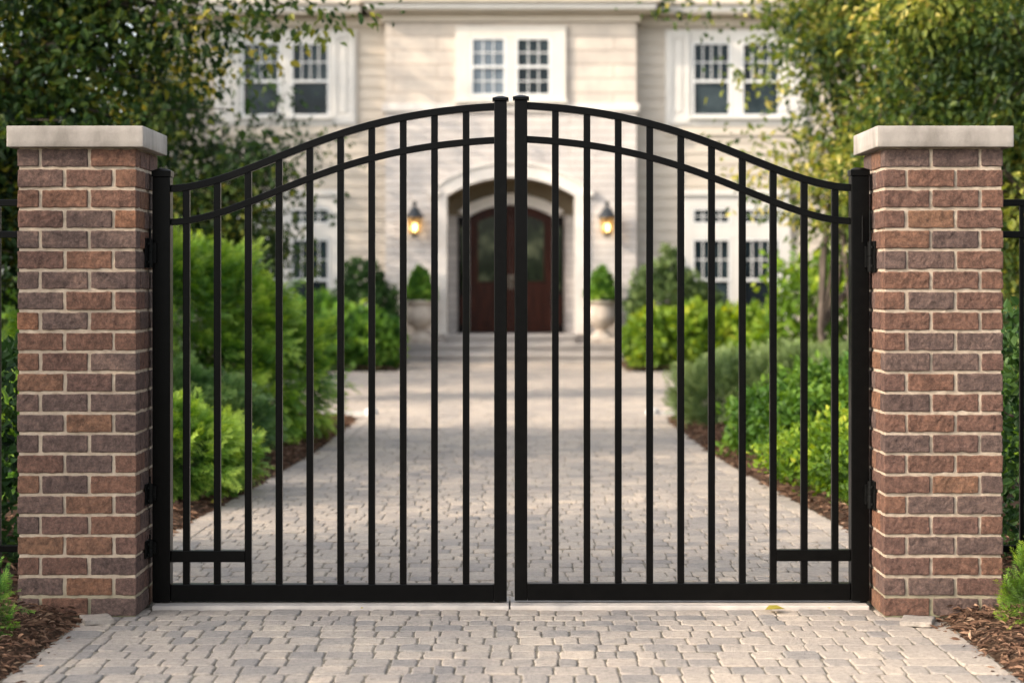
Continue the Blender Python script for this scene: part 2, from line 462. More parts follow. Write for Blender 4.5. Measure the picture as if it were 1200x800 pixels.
# ------------------------------------------------------------------ foliage helpers
def unit(a):
    return a / np.maximum(np.linalg.norm(a, axis=1, keepdims=True), 1e-9)

def rnd_dirs(n):
    return unit(RNG.normal(size=(n, 3)))

def leaf_shapes(P, A, Nn, ln, wd, fold=0.25):
    """two-quad leaves: base P, axis A, rough normal Nn, length ln, width wd -> V, Q"""
    n = len(P)
    A = unit(A)
    S = unit(np.cross(A, Nn))
    U = np.cross(S, A)
    ln = ln[:, None]; wd = wd[:, None]
    base = P
    tip = P + A * ln - U * ln * 0.12
    m1 = P + A * ln * 0.33; m2 = P + A * ln * 0.68
    r1 = m1 + S * wd * 0.5 + U * wd * fold; l1 = m1 - S * wd * 0.5 + U * wd * fold
    r2 = m2 + S * wd * 0.40 + U * wd * fold * 0.6; l2 = m2 - S * wd * 0.40 + U * wd * fold * 0.6
    V = np.stack([base, r1, r2, tip, l2, l1], axis=1).reshape(-1, 3)
    k = np.arange(n)[:, None] * 6
    Q = np.concatenate([k + np.array([[0, 1, 2, 3]]), k + np.array([[0, 3, 4, 5]])], axis=1).reshape(-1, 4)
    return V, Q

def spray_template(k=7, spread=0.80):
    """flat feathery spray: thin leaflets either side of a midrib, unit length along +X, normal +Z"""
    V, Q = [], []
    def quad(p, d, ln, w, lift):
        d = np.array(d) / np.linalg.norm(d)
        s = np.array([-d[1], d[0], 0])
        b = len(V)
        V.extend([p, p + d * ln * 0.45 + s * w + np.array([0, 0, lift * ln * 0.4]), p + d * ln + np.array([0, 0, lift * ln]), p + d * ln * 0.45 - s * w + np.array([0, 0, lift * ln * 0.4])])
        Q.append([b, b + 1, b + 2, b + 3])
    for i in range(k):
        t = 0.08 + 0.82 * i / (k - 1)
        ln = (0.50 * (1 - t) ** 0.7 + 0.12) * random.uniform(.8, 1.15)
        for sgn in (-1, 1):
            quad(np.array([t, 0, -0.10 * t * t]), (math.cos(spread), sgn * math.sin(spread), 0), ln, 0.034, random.uniform(-.35, .15))
    quad(np.array([0.75, 0, -0.06]), (1, 0, 0), 0.28, 0.034, -0.2)
    return np.array(V), np.array(Q)

SPRAY = spray_template()

def sprays(P, A, Nn, size, tone, tip_gain=0.55):
    TV, TQ = SPRAY
    A = unit(A); S = unit(np.cross(Nn, A)); U = np.cross(A, S)
    V = (P[:, None, :] + size[:, None, None] * (TV[None, :, 0, None] * A[:, None, :] + TV[None, :, 1, None] * S[:, None, :] + TV[None, :, 2, None] * U[:, None, :]))
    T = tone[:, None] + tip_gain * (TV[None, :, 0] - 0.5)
    n = len(P)
    Q = (np.arange(n)[:, None, None] * len(TV) + TQ[None]).reshape(-1, 4)
    return V.reshape(-1, 3), Q, T.reshape(-1)

def fnoise(P, s, seed=0.0):
    """cheap smooth noise for tone and outline, about -1..1"""
    x, y, z = (P * s + seed).T
    return (np.sin(x * 1.7 + 1.3 * np.sin(y * 1.1 + seed)) + np.sin(y * 2.1 + 1.7 * np.sin(z * 1.3)) + np.sin(z * 1.9 + 1.1 * np.sin(x * 1.5 + 2.0))) / 3.0

def stems_part(parent, base, tops, r0, name='stem'):
    mb = MB()
    for t in tops:
        b = Vector(base) + Vector((random.uniform(-.06, .06), random.uniform(-.06, .06), 0))
        t = Vector(t)
        mid = b.lerp(t, 0.5) + Vector((random.uniform(-.05, .05), random.uniform(-.05, .05), 0.03))
        mb.tube([b - Vector((0, 0, 0.05)), mid, t], [r0, r0 * .75, r0 * .3], 5)
    return mb.build(name, M['bark'], parent)

def blob_points(blobs, n, shell=(0.62, 1.0), bump=0.12, seed=0.0, zmin=0.02, clump=14.0):
    """points near the skin of a union of ellipsoids: (cx,cy,cz,rx,ry,rz); returns P, outward D, depth 0..1"""
    w = np.array([b[3] * b[4] + b[3] * b[5] + b[4] * b[5] for b in blobs]); w = w / w.sum()
    Ps, Ds, Hs = [], [], []
    for b, f in zip(blobs, w):
        k = int(n * f * 1.5) + 8
        d = rnd_dirs(k)
        sh = RNG.uniform(0, 1, k) ** 0.55
        rad = shell[0] + (shell[1] - shell[0]) * sh
        c = np.array(b[:3]); r = np.array(b[3:])
        out = 1 + bump * fnoise(d * r + c, 7.0 / max(r.max(), 0.2) * 0.6, seed) + 0.9 * bump * fnoise(d * r + c, clump, seed + 3)
        hb = fnoise(d * r + c, clump, seed + 3)
        p = c + d * r * (rad * out)[:, None]
        dd = unit(d / r)
        keep = p[:, 2] > zmin
        for b2 in blobs:
            if b2 is b: continue
            q = (p - np.array(b2[:3])) / np.array(b2[3:])
            keep &= (np.linalg.norm(q, axis=1) > 0.75)
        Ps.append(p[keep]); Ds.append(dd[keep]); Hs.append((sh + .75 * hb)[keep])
    return np.concatenate(Ps), np.concatenate(Ds), np.concatenate(Hs)

def shrub(name, label, base, blobs, mat, n, size, style='spray', group=None, clump=14.0, tone0=0.42, tone_var=0.22, up=0.5, aspect=0.5, cat='shrub', bump=0.14, shell=(0.6, 1.0), nstems=7, stem_r=0.02, crown='foliage'):
    root = thing(name, base, label, cat, group)
    seed = RNG.uniform(0, 50)
    P, D, H = blob_points(blobs, n, shell, bump, seed, clump=clump)
    A = unit(D * 0.9 + np.array([0, 0, up]) + RNG.normal(size=D.shape) * 0.35)
    Nn = unit(np.array([0, 0, 1.0]) + D * 0.6 + RNG.normal(size=D.shape) * 0.35)
    tone = tone0 + tone_var * fnoise(P, 5.5, seed) + 0.35 * (H - 0.65) + RNG.normal(size=len(P)) * 0.10  # inner leaves and clump hollows darkened: self-shade put into the tone
    sz = size * RNG.uniform(0.65, 1.3, len(P))
    if style == 'spray':
        V, Q, T = sprays(P, A, Nn, sz, tone)
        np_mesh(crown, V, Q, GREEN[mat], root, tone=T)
    else:
        A = unit(D * 0.5 + RNG.normal(size=D.shape) * 0.7 + np.array([0, 0, up * 0.6]))
        V, Q = leaf_shapes(P, A, unit(D + RNG.normal(size=D.shape) * 0.6), sz, sz * aspect)
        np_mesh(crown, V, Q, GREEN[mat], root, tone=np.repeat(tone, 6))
    tops = []
    for k in range(nstems):
        b = random.choice(blobs)
        tops.append((b[0] + random.uniform(-.5, .5) * b[3], b[1] + random.uniform(-.5, .5) * b[4], max(0.1, b[2] + random.uniform(0, .5) * b[5])))
    stems_part(root, base, tops, stem_r)
    return root

def tree(name, label, base, blobs, mat, ncl, per, leaf, spread=0.3, extra_per=60, trunk_r=0.12, fork=1.2, stems=1, extra=(), group=None, tone0=0.4, tone_var=0.25, droop=0.35, lean=(0, 0), cat='tree', aspect=0.55, flat=0.8):
    """trunk with limbs and twigs; leaves gathered in clumps round the twig ends. extra: (x,y,z) ends of long sprays"""
    root = thing(name, base, label, cat, group)
    mb = MB()
    base = Vector(base)
    forks = []
    for s in range(stems):
        a = 2 * PI * s / max(stems, 1) + random.uniform(-.3, .3)
        off = Vector((math.cos(a), math.sin(a), 0)) * (0.0 if stems == 1 else trunk_r * 1.6)
        fk = base + Vector((lean[0], lean[1], fork * random.uniform(.9, 1.15))) + off * 3.0
        b0 = base + off
        m1 = b0.lerp(fk, .4) + Vector((random.uniform(-.05, .05), random.uniform(-.05, .05), 0))
        mb.tube([b0 - Vector((0, 0, .1)), b0 + Vector((0, 0, .12)), m1, fk], [trunk_r * 1.5, trunk_r * 1.05, trunk_r * .85, trunk_r * .65], 9)
        forks.append(fk)
    nodes = [(f, trunk_r * .6) for f in forks]
    for b in blobs:
        c = Vector(b[:3])
        for k in range(3):
            f = random.choice(forks)
            e = c + Vector((random.uniform(-.45, .45) * b[3], random.uniform(-.45, .45) * b[4], random.uniform(-.2, .6) * b[5]))
            pts = []
            for t in np.linspace(0, 1, 7):
                p = f.lerp(e, t) + Vector((0, 0, .25 * math.sin(PI * t) * (e - f).length * .3))
                p += Vector((random.uniform(-.06, .06), random.uniform(-.06, .06), random.uniform(-.05, .05))) * (1 if 0 < t < 1 else 0)
                pts.append(p)
            rr = [trunk_r * (.55 - .42 * t) for t in np.linspace(0, 1, 7)]
            mb.tube(pts, rr, 6)
            nodes += [(p, r) for p, r in zip(pts[1:], rr[1:])]
    cl = []
    w = np.array([b[3] * b[4] * b[5] for b in blobs]) ** (2 / 3); w /= w.sum()
    for b, fw in zip(blobs, w):
        k = max(3, int(round(ncl * fw)))
        d = rnd_dirs(k); r = RNG.uniform(0.15, 1, k) ** 0.5
        p = np.array(b[:3]) + d * np.array(b[3:]) * r[:, None]
        cl += [tuple(x) for x in p]
    cl += list(extra)
    NP = np.array([tuple(n[0]) for n in nodes])
    Ps, As, Ts = [], [], []
    for ci, c in enumerate(cl):
        if c[2] < base.z + 0.25: continue
        dist = np.linalg.norm(NP - np.array(c), axis=1) + 0.6 * np.maximum(0, NP[:, 2] - c[2])
        i = int(dist.argmin())
        s = Vector(NP[i]); e = Vector(c)
        mid = s.lerp(e, .55) + Vector((random.uniform(-.1, .1), random.uniform(-.1, .1), .12 * (e - s).length))
        r0 = min(nodes[i][1] * .6, .02 + .012 * (e - s).length)
        mb.tube([s, mid, e], [r0, r0 * .55, .004], 5)
        n = int((per if ci < len(cl) - len(extra) else extra_per) * random.uniform(.6, 1.4))
        along = unit(np.array([tuple(e - s)])) if (e - s).length > 1e-3 else np.array([[1., 0, 0]])
        q = RNG.normal(size=(n, 3)); q *= np.minimum(1, 1.5 / np.linalg.norm(q, axis=1, keepdims=True)); q = q * spread * 1.15 * np.array([1, 1, flat * .8])
        q += along * RNG.uniform(-1.2, .5, n)[:, None] * spread
        q[:, 2] -= droop * 0.4 * (q[:, 0] ** 2 + q[:, 1] ** 2) / max(spread, .05)
        Ps.append(np.array(c) + q)
        As.append(unit(unit(q + 1e-4) * 0.6 + RNG.normal(size=(n, 3)) * .6 + np.array([0, 0, -droop])))
        ct = tone0 + RNG.normal() * tone_var * 0.6
        Ts.append(np.full(n, ct) + RNG.normal(size=n) * 0.14)
    P = np.concatenate(Ps); A = np.concatenate(As); T = np.concatenate(Ts) + tone_var * .5 * fnoise(P, 2.3, RNG.uniform(0, 9))
    Nn = unit(np.array([0, 0, 1.0]) + RNG.normal(size=P.shape) * .65)
    sz = leaf * RNG.uniform(.6, 1.25, len(P))
    V, Q = leaf_shapes(P, A, Nn, sz, sz * aspect)
    mb.build('trunk', M['bark'], root, smooth=True)
    np_mesh('crown', V, Q, GREEN[mat], root, tone=np.repeat(T, 6))
    return root

# ------------------------------------------------------------------ SETTING: ground, driveway, beds
def edge(y):
    """half width of the paved drive at distance y"""
    pts = [(4.5, 1.70), (7.8, 1.66), (9.0, 1.80), (10.6, 1.78), (13.4, 1.62), (15.3, 1.53), (18.0, 1.50), (19.6, 1.50)]
    for (a, wa), (b, wb) in zip(pts, pts[1:]):
        if y <= b:
            return wa + (wb - wa) * (y - a) / (b - a)
    return 1.50

g = MB(); g.add([(-160, -60, -.06), (160, -60, -.06), (160, 300, -.06), (-160, 300, -.06)], [(0, 1, 2, 3)])
tag(g.build('ground', M['turf']), 'planted ground around the house and the drive', None, None, 'structure')

g = MB()
ys = np.linspace(4.0, 19.6, 40)
for a, b in zip(ys, ys[1:]):
    g.add([(-edge(a) - .012, a, -.0055), (edge(a) + .012, a, -.0055), (edge(b) + .012, b, -.0055), (-edge(b) - .012, b, -.0055)], [(0, 1, 2, 3)])
g.add([(-6, 19.6, -.0055), (6, 19.6, -.0055), (6, 29.8, -.0055), (-6, 29.8, -.0055)], [(0, 1, 2, 3)])
g.add([(-1.75, 29.8, -.0055), (1.75, 29.8, -.0055), (1.75, 33.5, -.0055), (-1.75, 33.5, -.0055)], [(0, 1, 2, 3)])
tag(g.build('driveway_bed', M['joint']), 'sandy joints between the drive pavers', None, None, 'structure')

def paver_sheet(cells, name, label):
    """cells: (x0,x1,y0,y1) of every stone"""
    C = np.array(cells)
    n = len(C)
    gap = 0.0018
    x0, x1, y0, y1 = (C[:, 0] + gap, C[:, 1] - gap, C[:, 2] + gap, C[:, 3] - gap)
    K = 4
    base = []
    ts = (np.arange(K)) / K
    for t in ts: base.append((t, 0))
    for t in ts: base.append((1, t))
    for t in ts: base.append((1 - t, 1))
    for t in ts: base.append((0, 1 - t))
    base = np.array(base)
    cut = 0.06
    m = len(base)
    u = np.repeat(base[None, :, 0], n, 0); v = np.repeat(base[None, :, 1], n, 0)
    corner = ((base == 0) | (base == 1)).all(axis=1)
    X = x0[:, None] + (x1 - x0)[:, None] * u; Y = y0[:, None] + (y1 - y0)[:, None] * v
    cx = ((x0 + x1) / 2)[:, None]; cy = ((y0 + y1) / 2)[:, None]
    pull = np.where(corner, RNG.uniform(.001, .008, (n, m)), RNG.uniform(-.0012, .0034, (n, m)))
    X = X - np.sign(X - cx) * pull * (np.abs(X - cx) > 1e-4); Y = Y - np.sign(Y - cy) * pull * (np.abs(Y - cy) > 1e-4)
    hz = RNG.normal(size=n) * .0012
    tx = RNG.normal(size=n) * .010; ty = RNG.normal(size=n) * .010
    def ring(ins, z):
        dx = X - cx; dy = Y - cy
        hx = (x1 - x0)[:, None] / 2; hy = (y1 - y0)[:, None] / 2
        xx = cx + dx * (1 - ins / hx); yy = cy + dy * (1 - ins / hy)
        zz = z + hz[:, None] + tx[:, None] * (xx - cx) + ty[:, None] * (yy - cy)
        return np.stack([xx, yy, zz], -1)
    R = [ring(0, -.035), ring(0, -.0045), ring(.002, -.0014), ring(.006, 0.0), ring(.022, .0003)]
    V = np.concatenate(R, axis=1)                       # n, 5m, 3
    fq = []
    for r in range(4):
        for k in range(m):
            k2 = (k + 1) % m
            fq.append([r * m + k, r * m + k2, (r + 1) * m + k2, (r + 1) * m + k])
    # cap: pair up opposite rim points
    o = 4 * m
    half = m // 2
    for k in range(half - 1):
        fq.append([o + k, o + k + 1, o + m - 2 - k, o + m - 1 - k])
    fq = np.array(fq)
    Q = (np.arange(n)[:, None, None] * (5 * m) + fq[None]).reshape(-1, 4)
    tone = RNG.beta(2.2, 2.0, n)
    tone = np.where(RNG.uniform(size=n) < .16, RNG.uniform(0, .2, n), tone)
    tone = np.where(RNG.uniform(size=n) < .05, RNG.uniform(.85, 1, n), tone)
    tone = np.where(y0 > 8.0, .50 + (tone - .5) * .60 + .08, .16 + tone * .64)  # front paving toned down for shade, drive behind the gate toned lighter
    return tag(np_mesh(name, V.reshape(-1, 3), Q, M['paver'], tone=np.repeat(tone, 5 * m), smooth=False), label, None, None, 'structure')

cells = []
def rows(ya, yb, half, depth, width, border=True):
    y = ya
    while y < yb - .02:
        d = random.uniform(*depth)
        if y + d > yb - .06: d = yb - y
        h = half(y + d / 2)
        xa, xb = -h, h
        if border:
            bw = .135
            # soldier border stones along both edges
            cells.append((xa, xa + bw, y, y + d)); cells.append((xb - bw, xb, y, y + d))
            xa += bw; xb -= bw
        x = xa
        first = True
        while x < xb - .005:
            w = random.uniform(*width)
            if first: w *= random.uniform(.5, 1); first = False
            if x + w > xb - .07: w = xb - x
            cells.append((x, x + w, y, y + d)); x += w
        y += d
rows(4.4, 7.99, edge, (.105, .15), (.065, .13))
rows(8.24, 12.5, edge, (.11, .155), (.07, .14))
rows(12.5, 19.6, edge, (.13, .18), (.10, .19))
rows(19.6, 29.75, lambda y: 5.6, (.14, .18), (.16, .32), False)
rows(29.75, 33.06, lambda y: 1.72, (.14, .18), (.16, .32), False)
paver_sheet(cells, 'driveway', 'tumbled grey and tan paver drive')

# threshold strip under the gate, two lengths of cast stone
for (xa, xb) in ((-1.44, -.012), (-.006, 1.43)):
    mb = MB(); mb.box(xa, xb, 7.985, 8.235, -.03, .014)
    tag(mb.build('threshold', M['threshold'], bevel=.004), 'pale stone threshold strip under the gate', None, None, 'structure')

# mulch beds along the drive
def bed(side, ya, yb, inner, outer, name, lift=.03):
    ny = int((yb - ya) / .06); us = np.concatenate([np.linspace(0, .12, 26)[:-1], np.linspace(.12, 1, 40) ** 1.0])
    V = []
    for y in np.linspace(ya, yb, ny):
        i0 = inner(y)
        for u in us:
            x = i0 + u * (outer - i0)
            V.append((side * x, y, 0))
    V = np.array(V)
    nu = len(us)
    d = (np.abs(V[:, 0]) - np.array([inner(y) for y in V[:, 1]]))
    z = -.012 + lift * np.clip(d / .10, 0, 1) + .035 * np.clip(d / .8, 0, 1)
    z += .010 * fnoise(V, 9.0) * np.clip(d / .1, 0, 1) + .006 * fnoise(V, 27.0, 4.0)
    V[:, 2] = z
    Q = []
    idx = np.arange(ny * nu).reshape(ny, nu)
    Q = np.stack([idx[:-1, :-1], idx[:-1, 1:], idx[1:, 1:], idx[1:, :-1]], -1).reshape(-1, 4)
    if side < 0: Q = Q[:, ::-1]
    return tag(np_mesh(name, V, Q, M['soil'], smooth=True), 'brown mulch bed beside the drive', None, None, 'structure')
for s in (-1, 1):
    bed(s, 4.0, 19.55, lambda y: edge(y) + .01, 9.0, 'mulch_bed')
    bed(s, 29.76, 34.6, lambda y: 1.74, 9.0, 'house_bed', .05)

def chips(n, xa, xb, ya, yb, side, name, label, size=(.018, .055), z0=.0, inner=edge):
    x = RNG.uniform(0, 1, n) ** 1.2 * (xb - xa) + xa
    y = RNG.uniform(ya, yb, n)
    off = np.array([inner(v) for v in y])
    X = side * (off + x)
    d = x
    Z = -.012 + .03 * np.clip(d / .10, 0, 1) + .035 * np.clip(d / .8, 0, 1) + RNG.uniform(0.0, .028, n) * np.clip(d / .06, .2, 1) + z0
    a = RNG.uniform(0, 2 * PI, n)
    A = np.stack([np.cos(a), np.sin(a), RNG.normal(size=n) * .25], 1)
    Nn = unit(np.array([0, 0, 1.]) + RNG.normal(size=(n, 3)) * .45)
    ln = RNG.uniform(*size, n); wd = ln * RNG.uniform(.12, .30, n)
    V, Q = leaf_shapes(np.stack([X, y, Z], 1), A, Nn, ln, wd, fold=.35)
    t = RNG.beta(1.8, 2.2, n)
    return tag(np_mesh(name, V, Q, M['chips'], tone=np.repeat(t, 6)), label, 'mulch', None, 'stuff')
chips(7500, -.05, 1.3, 6.0, 8.1, -1, 'mulch_chips', 'brown bark mulch heaped left of the front paving')
chips(7500, -.05, 1.3, 6.0, 8.1, 1, 'mulch_chips', 'reddish bark mulch heaped right of the front paving')
chips(6500, -.01, .9, 8.3, 19.4, -1, 'mulch_chips', 'bark mulch along the left edge of the drive behind the gate', (.03, .08))
chips(6500, -.01, .9, 8.3, 19.4, 1, 'mulch_chips', 'bark mulch along the right edge of the drive behind the gate', (.03, .08))

# ------------------------------------------------------------------ GATE PILLARS
BL, BW, JT, CH, NC = .1792, .0836, .0120, .0797, 23
SIDE = 2 * BL + BW + 2 * JT

def box_lattice(ex, ey, ez, nx, ny, nz):
    """surface lattice of a 2x2x2 box with extra rows near the edges"""
    def axis(e, n):
        return np.concatenate([[-1], np.linspace(-1 + e, 1 - e, n), [1]])
    ax, ay, az = axis(ex, nx), axis(ey, ny), axis(ez, nz)
    idx = {}; V = []; Q = []
    def vid(i, j, k):
        if (i, j, k) not in idx:
            idx[(i, j, k)] = len(V); V.append((ax[i], ay[j], az[k]))
        return idx[(i, j, k)]
    I, J, K = len(ax) - 1, len(ay) - 1, len(az) - 1
    for i in range(I):
        for j in range(J):
            Q.append([vid(i, j, 0), vid(i, j + 1, 0), vid(i + 1, j + 1, 0), vid(i + 1, j, 0)])
            Q.append([vid(i, j, K), vid(i + 1, j, K), vid(i + 1, j + 1, K), vid(i, j + 1, K)])
    for i in range(I):
        for k in range(K):
            Q.append([vid(i, 0, k), vid(i + 1, 0, k), vid(i + 1, 0, k + 1), vid(i, 0, k + 1)])
            Q.append([vid(i, J, k), vid(i, J, k + 1), vid(i + 1, J, k + 1), vid(i + 1, J, k)])
    for j in range(J):
        for k in range(K):
            Q.append([vid(0, j, k), vid(0, j, k + 1), vid(0, j + 1, k + 1), vid(0, j + 1, k)])
            Q.append([vid(I, j, k), vid(I, j + 1, k), vid(I, j + 1, k + 1), vid(I, j, k + 1)])
    return np.array(V), np.array(Q)

def pillar(cx, y0, flip, label, face_bias):
    cy = y0 + SIDE / 2
    root = thing('gate_pillar', (cx, cy, 0), label, 'pillar', 'brick pillars at the gate')
    LV, LQ = box_lattice(.045, .09, .12, 15, 6, 5)
    Vs, Qs, Ts = [], [], []
    nv = 0
    h = SIDE / 2
    for c in range(NC):
        mir = (c % 2 == 0) ^ flip
        z = c * CH + (CH - JT) / 2 + JT * .5
        for face in range(4):
            ang = face * PI / 2
            for q in range(2):
                # stretcher on the front face: local x from left; row B starts at the left corner
                xa = q * (BL + JT)
                xl = -h + xa + BL / 2
                if not mir: xl = -xl
                loc = np.array([xl, -h + BW / 2])
                r = 0.0045
                half = np.array([BL / 2, BW / 2, (CH - JT) / 2]) * np.array([RNG.uniform(.985, 1.005), 1.0, RNG.uniform(.97, 1.02)])
                P = LV * half
                inn = np.clip(P, -(half - r), half - r)
                d = P - inn
                ln = np.linalg.norm(d, axis=1, keepdims=True)
                P = np.where(ln > 1e-9, inn + d / np.maximum(ln, 1e-9) * r, P)
                sd = RNG.uniform(0, 100, 3)
                disp = np.array([noise.noise(Vector(p * 70 + sd)) for p in P]) * .0026 + np.array([noise.noise(Vector(p * 24 + sd)) for p in P]) * .0026
                out = unit(np.where(np.abs(P) > half - r * 1.2, P / half, 0) + 1e-6)
                P = P + out * disp[:, None]
                if RNG.uniform() < .22:          # a chipped arris
                    cc = half * RNG.choice([-1, 1], 3) * np.array([RNG.uniform(.2, 1), 1, 1])
                    dd = np.linalg.norm(P - cc, axis=1)
                    P = P - np.sign(cc) * np.array([0, .35, 1]) * (.0045 * np.exp(-(dd / .013) ** 2))[:, None]
                P[:, 1] += RNG.normal() * .0012
                x = P[:, 0] + loc[0]; y = P[:, 1] + loc[1]
                ca, sa = math.cos(ang), math.sin(ang)
                W = np.stack([cx + x * ca - y * sa, cy + x * sa + y * ca, P[:, 2] + z], 1)
                Vs.append(W); Qs.append(LQ + nv); nv += len(W)
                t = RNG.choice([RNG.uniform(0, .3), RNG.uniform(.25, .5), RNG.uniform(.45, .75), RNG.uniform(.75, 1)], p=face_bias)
                Ts.append(np.full(len(W), t))
    nb = sum(len(q) for q in Qs)
    # mortar core, a little behind the brick faces
    m = h - .0062
    MV, MQ = box_lattice(.02, .02, .005, 30, 30, 110)
    zt = NC * CH
    W = MV * np.array([m, m, zt / 2]) + np.array([cx, cy, zt / 2])
    mv = MV.copy()
    dsp = np.array([noise.noise(Vector(p * 35)) for p in W]) * .0022 + fnoise(W, 90.0) * .0008
    side = np.abs(MV[:, :2]).max(axis=1) > .999
    W[:, 0] += np.where(np.abs(MV[:, 0]) > .999, np.sign(MV[:, 0]) * dsp, 0)
    W[:, 1] += np.where(np.abs(MV[:, 1]) > .999, np.sign(MV[:, 1]) * dsp, 0)
    Vs.append(W); Qs.append(MQ + nv); Ts.append(np.zeros(len(W)))
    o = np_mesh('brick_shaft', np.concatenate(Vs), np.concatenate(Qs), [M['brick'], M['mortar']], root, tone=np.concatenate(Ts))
    mi = np.zeros(nb + len(MQ), dtype=np.int32); mi[nb:] = 1
    o.data.polygons.foreach_set('material_index', mi)
    # stone cap
    ov = .034
    CV, CQ = box_lattice(.02, .02, .08, 24, 24, 4)
    hc = np.array([h + ov, h + ov, .0415])
    P = CV * hc; r = .004
    inn = np.clip(P, -(hc - r), hc - r); d = P - inn; ln = np.linalg.norm(d, axis=1, keepdims=True)
    P = np.where(ln > 1e-9, inn + d / np.maximum(ln, 1e-9) * r, P)
    P += np.stack([fnoise(P, 40, 1), fnoise(P, 43, 2), fnoise(P, 37, 3)], 1) * .0006
    np_mesh('stone_cap', P + np.array([cx, cy, zt + .0415]), CQ, M['cap'], root, smooth=True)
    return root

pillar(-1.700, 7.80, True, 'red brick gate pillar with stone cap on the shaded left side', [.36, .26, .24, .14])  # darker, cooler brick mix: part of the shade is in the tones
pillar(1.686, 7.80, False, 'red brick gate pillar with stone cap on the sunlit right side', [.22, .22, .36, .20])  # warmer, lighter brick mix: part of the sunlight is in the tones

# ------------------------------------------------------------------ GATE LEAVES
S = 290.7                       # the gate's survey was taken at 290.7 units a metre
def sx(u): return (u - 600) / S
def sz(v): return 1.3 + (333 - v) / S
ARCH = [(199, 221), (217, 218.5), (253, 210.5), (290, 198.5), (326, 183), (362, 169), (398, 156), (434, 146.5), (472, 137.5), (509, 130.8), (547, 126.8), (580, 124.5)]
YC = 8.086                      # centre line of the gate

def smooth_path(pts, n=60):
    xs = np.array([p[0] for p in pts], float); zs = np.array([p[1] for p in pts], float)
    c = np.polyfit((xs - xs.mean()) / 200, zs, 5)
    x = np.linspace(xs[0], xs[-1], n)
    return [(a, float(np.polyval(c, (a - xs.mean()) / 200))) for a in x]

def gate_leaf(left, label):
    fx = (lambda u: sx(u)) if left else (lambda u: sx(1197 - u))
    hx = fx(188.5)
    root = thing('driveway_gate', (hx, YC, 0.02), label, 'gate', 'arched driveway gate leaves')
    dz = 0.0 if left else .004
    def bx(mb, u0, u1, y0, y1, z0, z1):
        a, b = sorted((fx(u0), fx(u1))); return mb.box(a, b, y0, y1, z0 + dz, z1 + dz)
    # hinge post and its cap
    a, b = sorted((fx(178.3), fx(199.3)))
    p = MB().box(a, b, YC - .036, YC + .036, .02 + dz, 1.733 + dz).build('hinge_post', M['metal'], root, bevel=.0035)
    MB().box(a - .003, b + .003, YC - .039, YC + .039, 1.7332 + dz, 1.757 + dz).frustum(a - .003, b + .003, YC - .039, YC + .039, 1.7572 + dz, 1.767 + dz, .022).build('post_cap', M['metal'], p, bevel=.001)
    # meeting post and its cap
    a, b = sorted((fx(579), fx(594)))
    p = MB().box(a, b, YC - .026, YC + .026, .02 + dz, 2.040 + dz).build('meeting_post', M['metal'], root, bevel=.003)
    MB().box(a - .007, b + .007, YC - .033, YC + .033, 2.0402 + dz, 2.052 + dz).frustum(a - .007, b + .007, YC - .033, YC + .033, 2.0522 + dz, 2.061 + dz, .024).build('post_cap', M['metal'], p, bevel=.0008)
    # bottom rail
    bx(MB(), 199.4, 578.9, YC - .025, YC + .025, .020, .089).build('bottom_rail', M['metal'], root, bevel=.003)
    # arched rails
    path = smooth_path(ARCH)
    top = [(fx(u), sz(v) + dz) for u, v in path]
    low = [(fx(u), sz(v + 39.4) + dz) for u, v in path]
    MB().sweep_rect(top, .029, YC - .019, YC + .019).build('arched_top_rail', M['metal'], root, bevel=.002)
    MB().sweep_rect(low, .027, YC - .0165, YC + .0165).build('arched_lower_rail', M['metal'], root, bevel=.002)
    # pickets
    us = [217, 253.3, 289.7, 326, 362.2, 398.4, 435, 472, 508.8, 546]
    pu = np.array([q[0] for q in path]); pz = np.array([sz(q[1]) for q in path])
    for u in us:
        zt = float(np.interp(u, pu, pz)) - .010
        bx(MB(), u - 4, u + 4, YC - .0135, YC + .0135, .086, zt).build('picket', M['metal'], root, bevel=.0018)
    # short rail low down on the hinge side
    bx(MB(), 199.4, 286, YC - .0185, YC + .0185, .178, .224).build('short_rail', M['metal'], root, bevel=.002)
    # hinges between post and pillar
    s = -1 if left else 1
    px = -1.467 if left else 1.453
    def hinge(z, tall):
        mb = MB()
        xa, xb = sorted((px - s * .001, px - s * .007))
        mb.box(xa, xb, 7.965, 8.075, z - tall / 2, z + tall / 2)
        mb.lathe(px - s * .013, 8.020, [(.0125, z - tall * .48), (.0125, z - .004), (.0105, z - .004), (.0105, z + .004), (.0125, z + .004), (.0125, z + tall * .48)], 14)
        xa, xb = sorted((px - s * .008, fx(184)))
        mb.box(xa, xb, 8.026, 8.049, z - tall * .34, z + tall * .34)
        mb.lathe(px - s * .013, 8.020, [(.005, z + tall * .48), (.005, z + tall * .8), (.003, z + tall * .82)], 8)
        for q in (-.3, .3):
            mb.lathe(px - s * .0125, 7.985, [(.006, z + q * tall - .004), (.006, z + q * tall + .004)], 8)
        mb.build('hinge', M['hinge_metal'], root, bevel=.001)
    for z, t in (((1.425, .12), (.46, .085), (.24, .07)) if left else ((1.41, .125), (.455, .115))):
        hinge(z, t)
    if not left:
        # closer arm on the upper hinge and the bottom pivot
        MB().tube([(1.412, 8.043, 1.47), (1.412, 8.043, 1.575)], [.004, .004], 8).tube([(1.441, 8.040, 1.49), (1.441, 8.040, 1.60)], [.004, .004], 8).build('hinge_rod', M['hinge_metal'], root)
    MB().lathe(px - s * .03, YC, [(.014, .014), (.014, .0215)], 12).build('pivot', M['hinge_metal'], root)
    return root

gate_leaf(True, 'left leaf of the black metal arched gate, hinged on the left pillar')
gate_leaf(False, 'right leaf of the black metal arched gate, hinged on the right pillar')

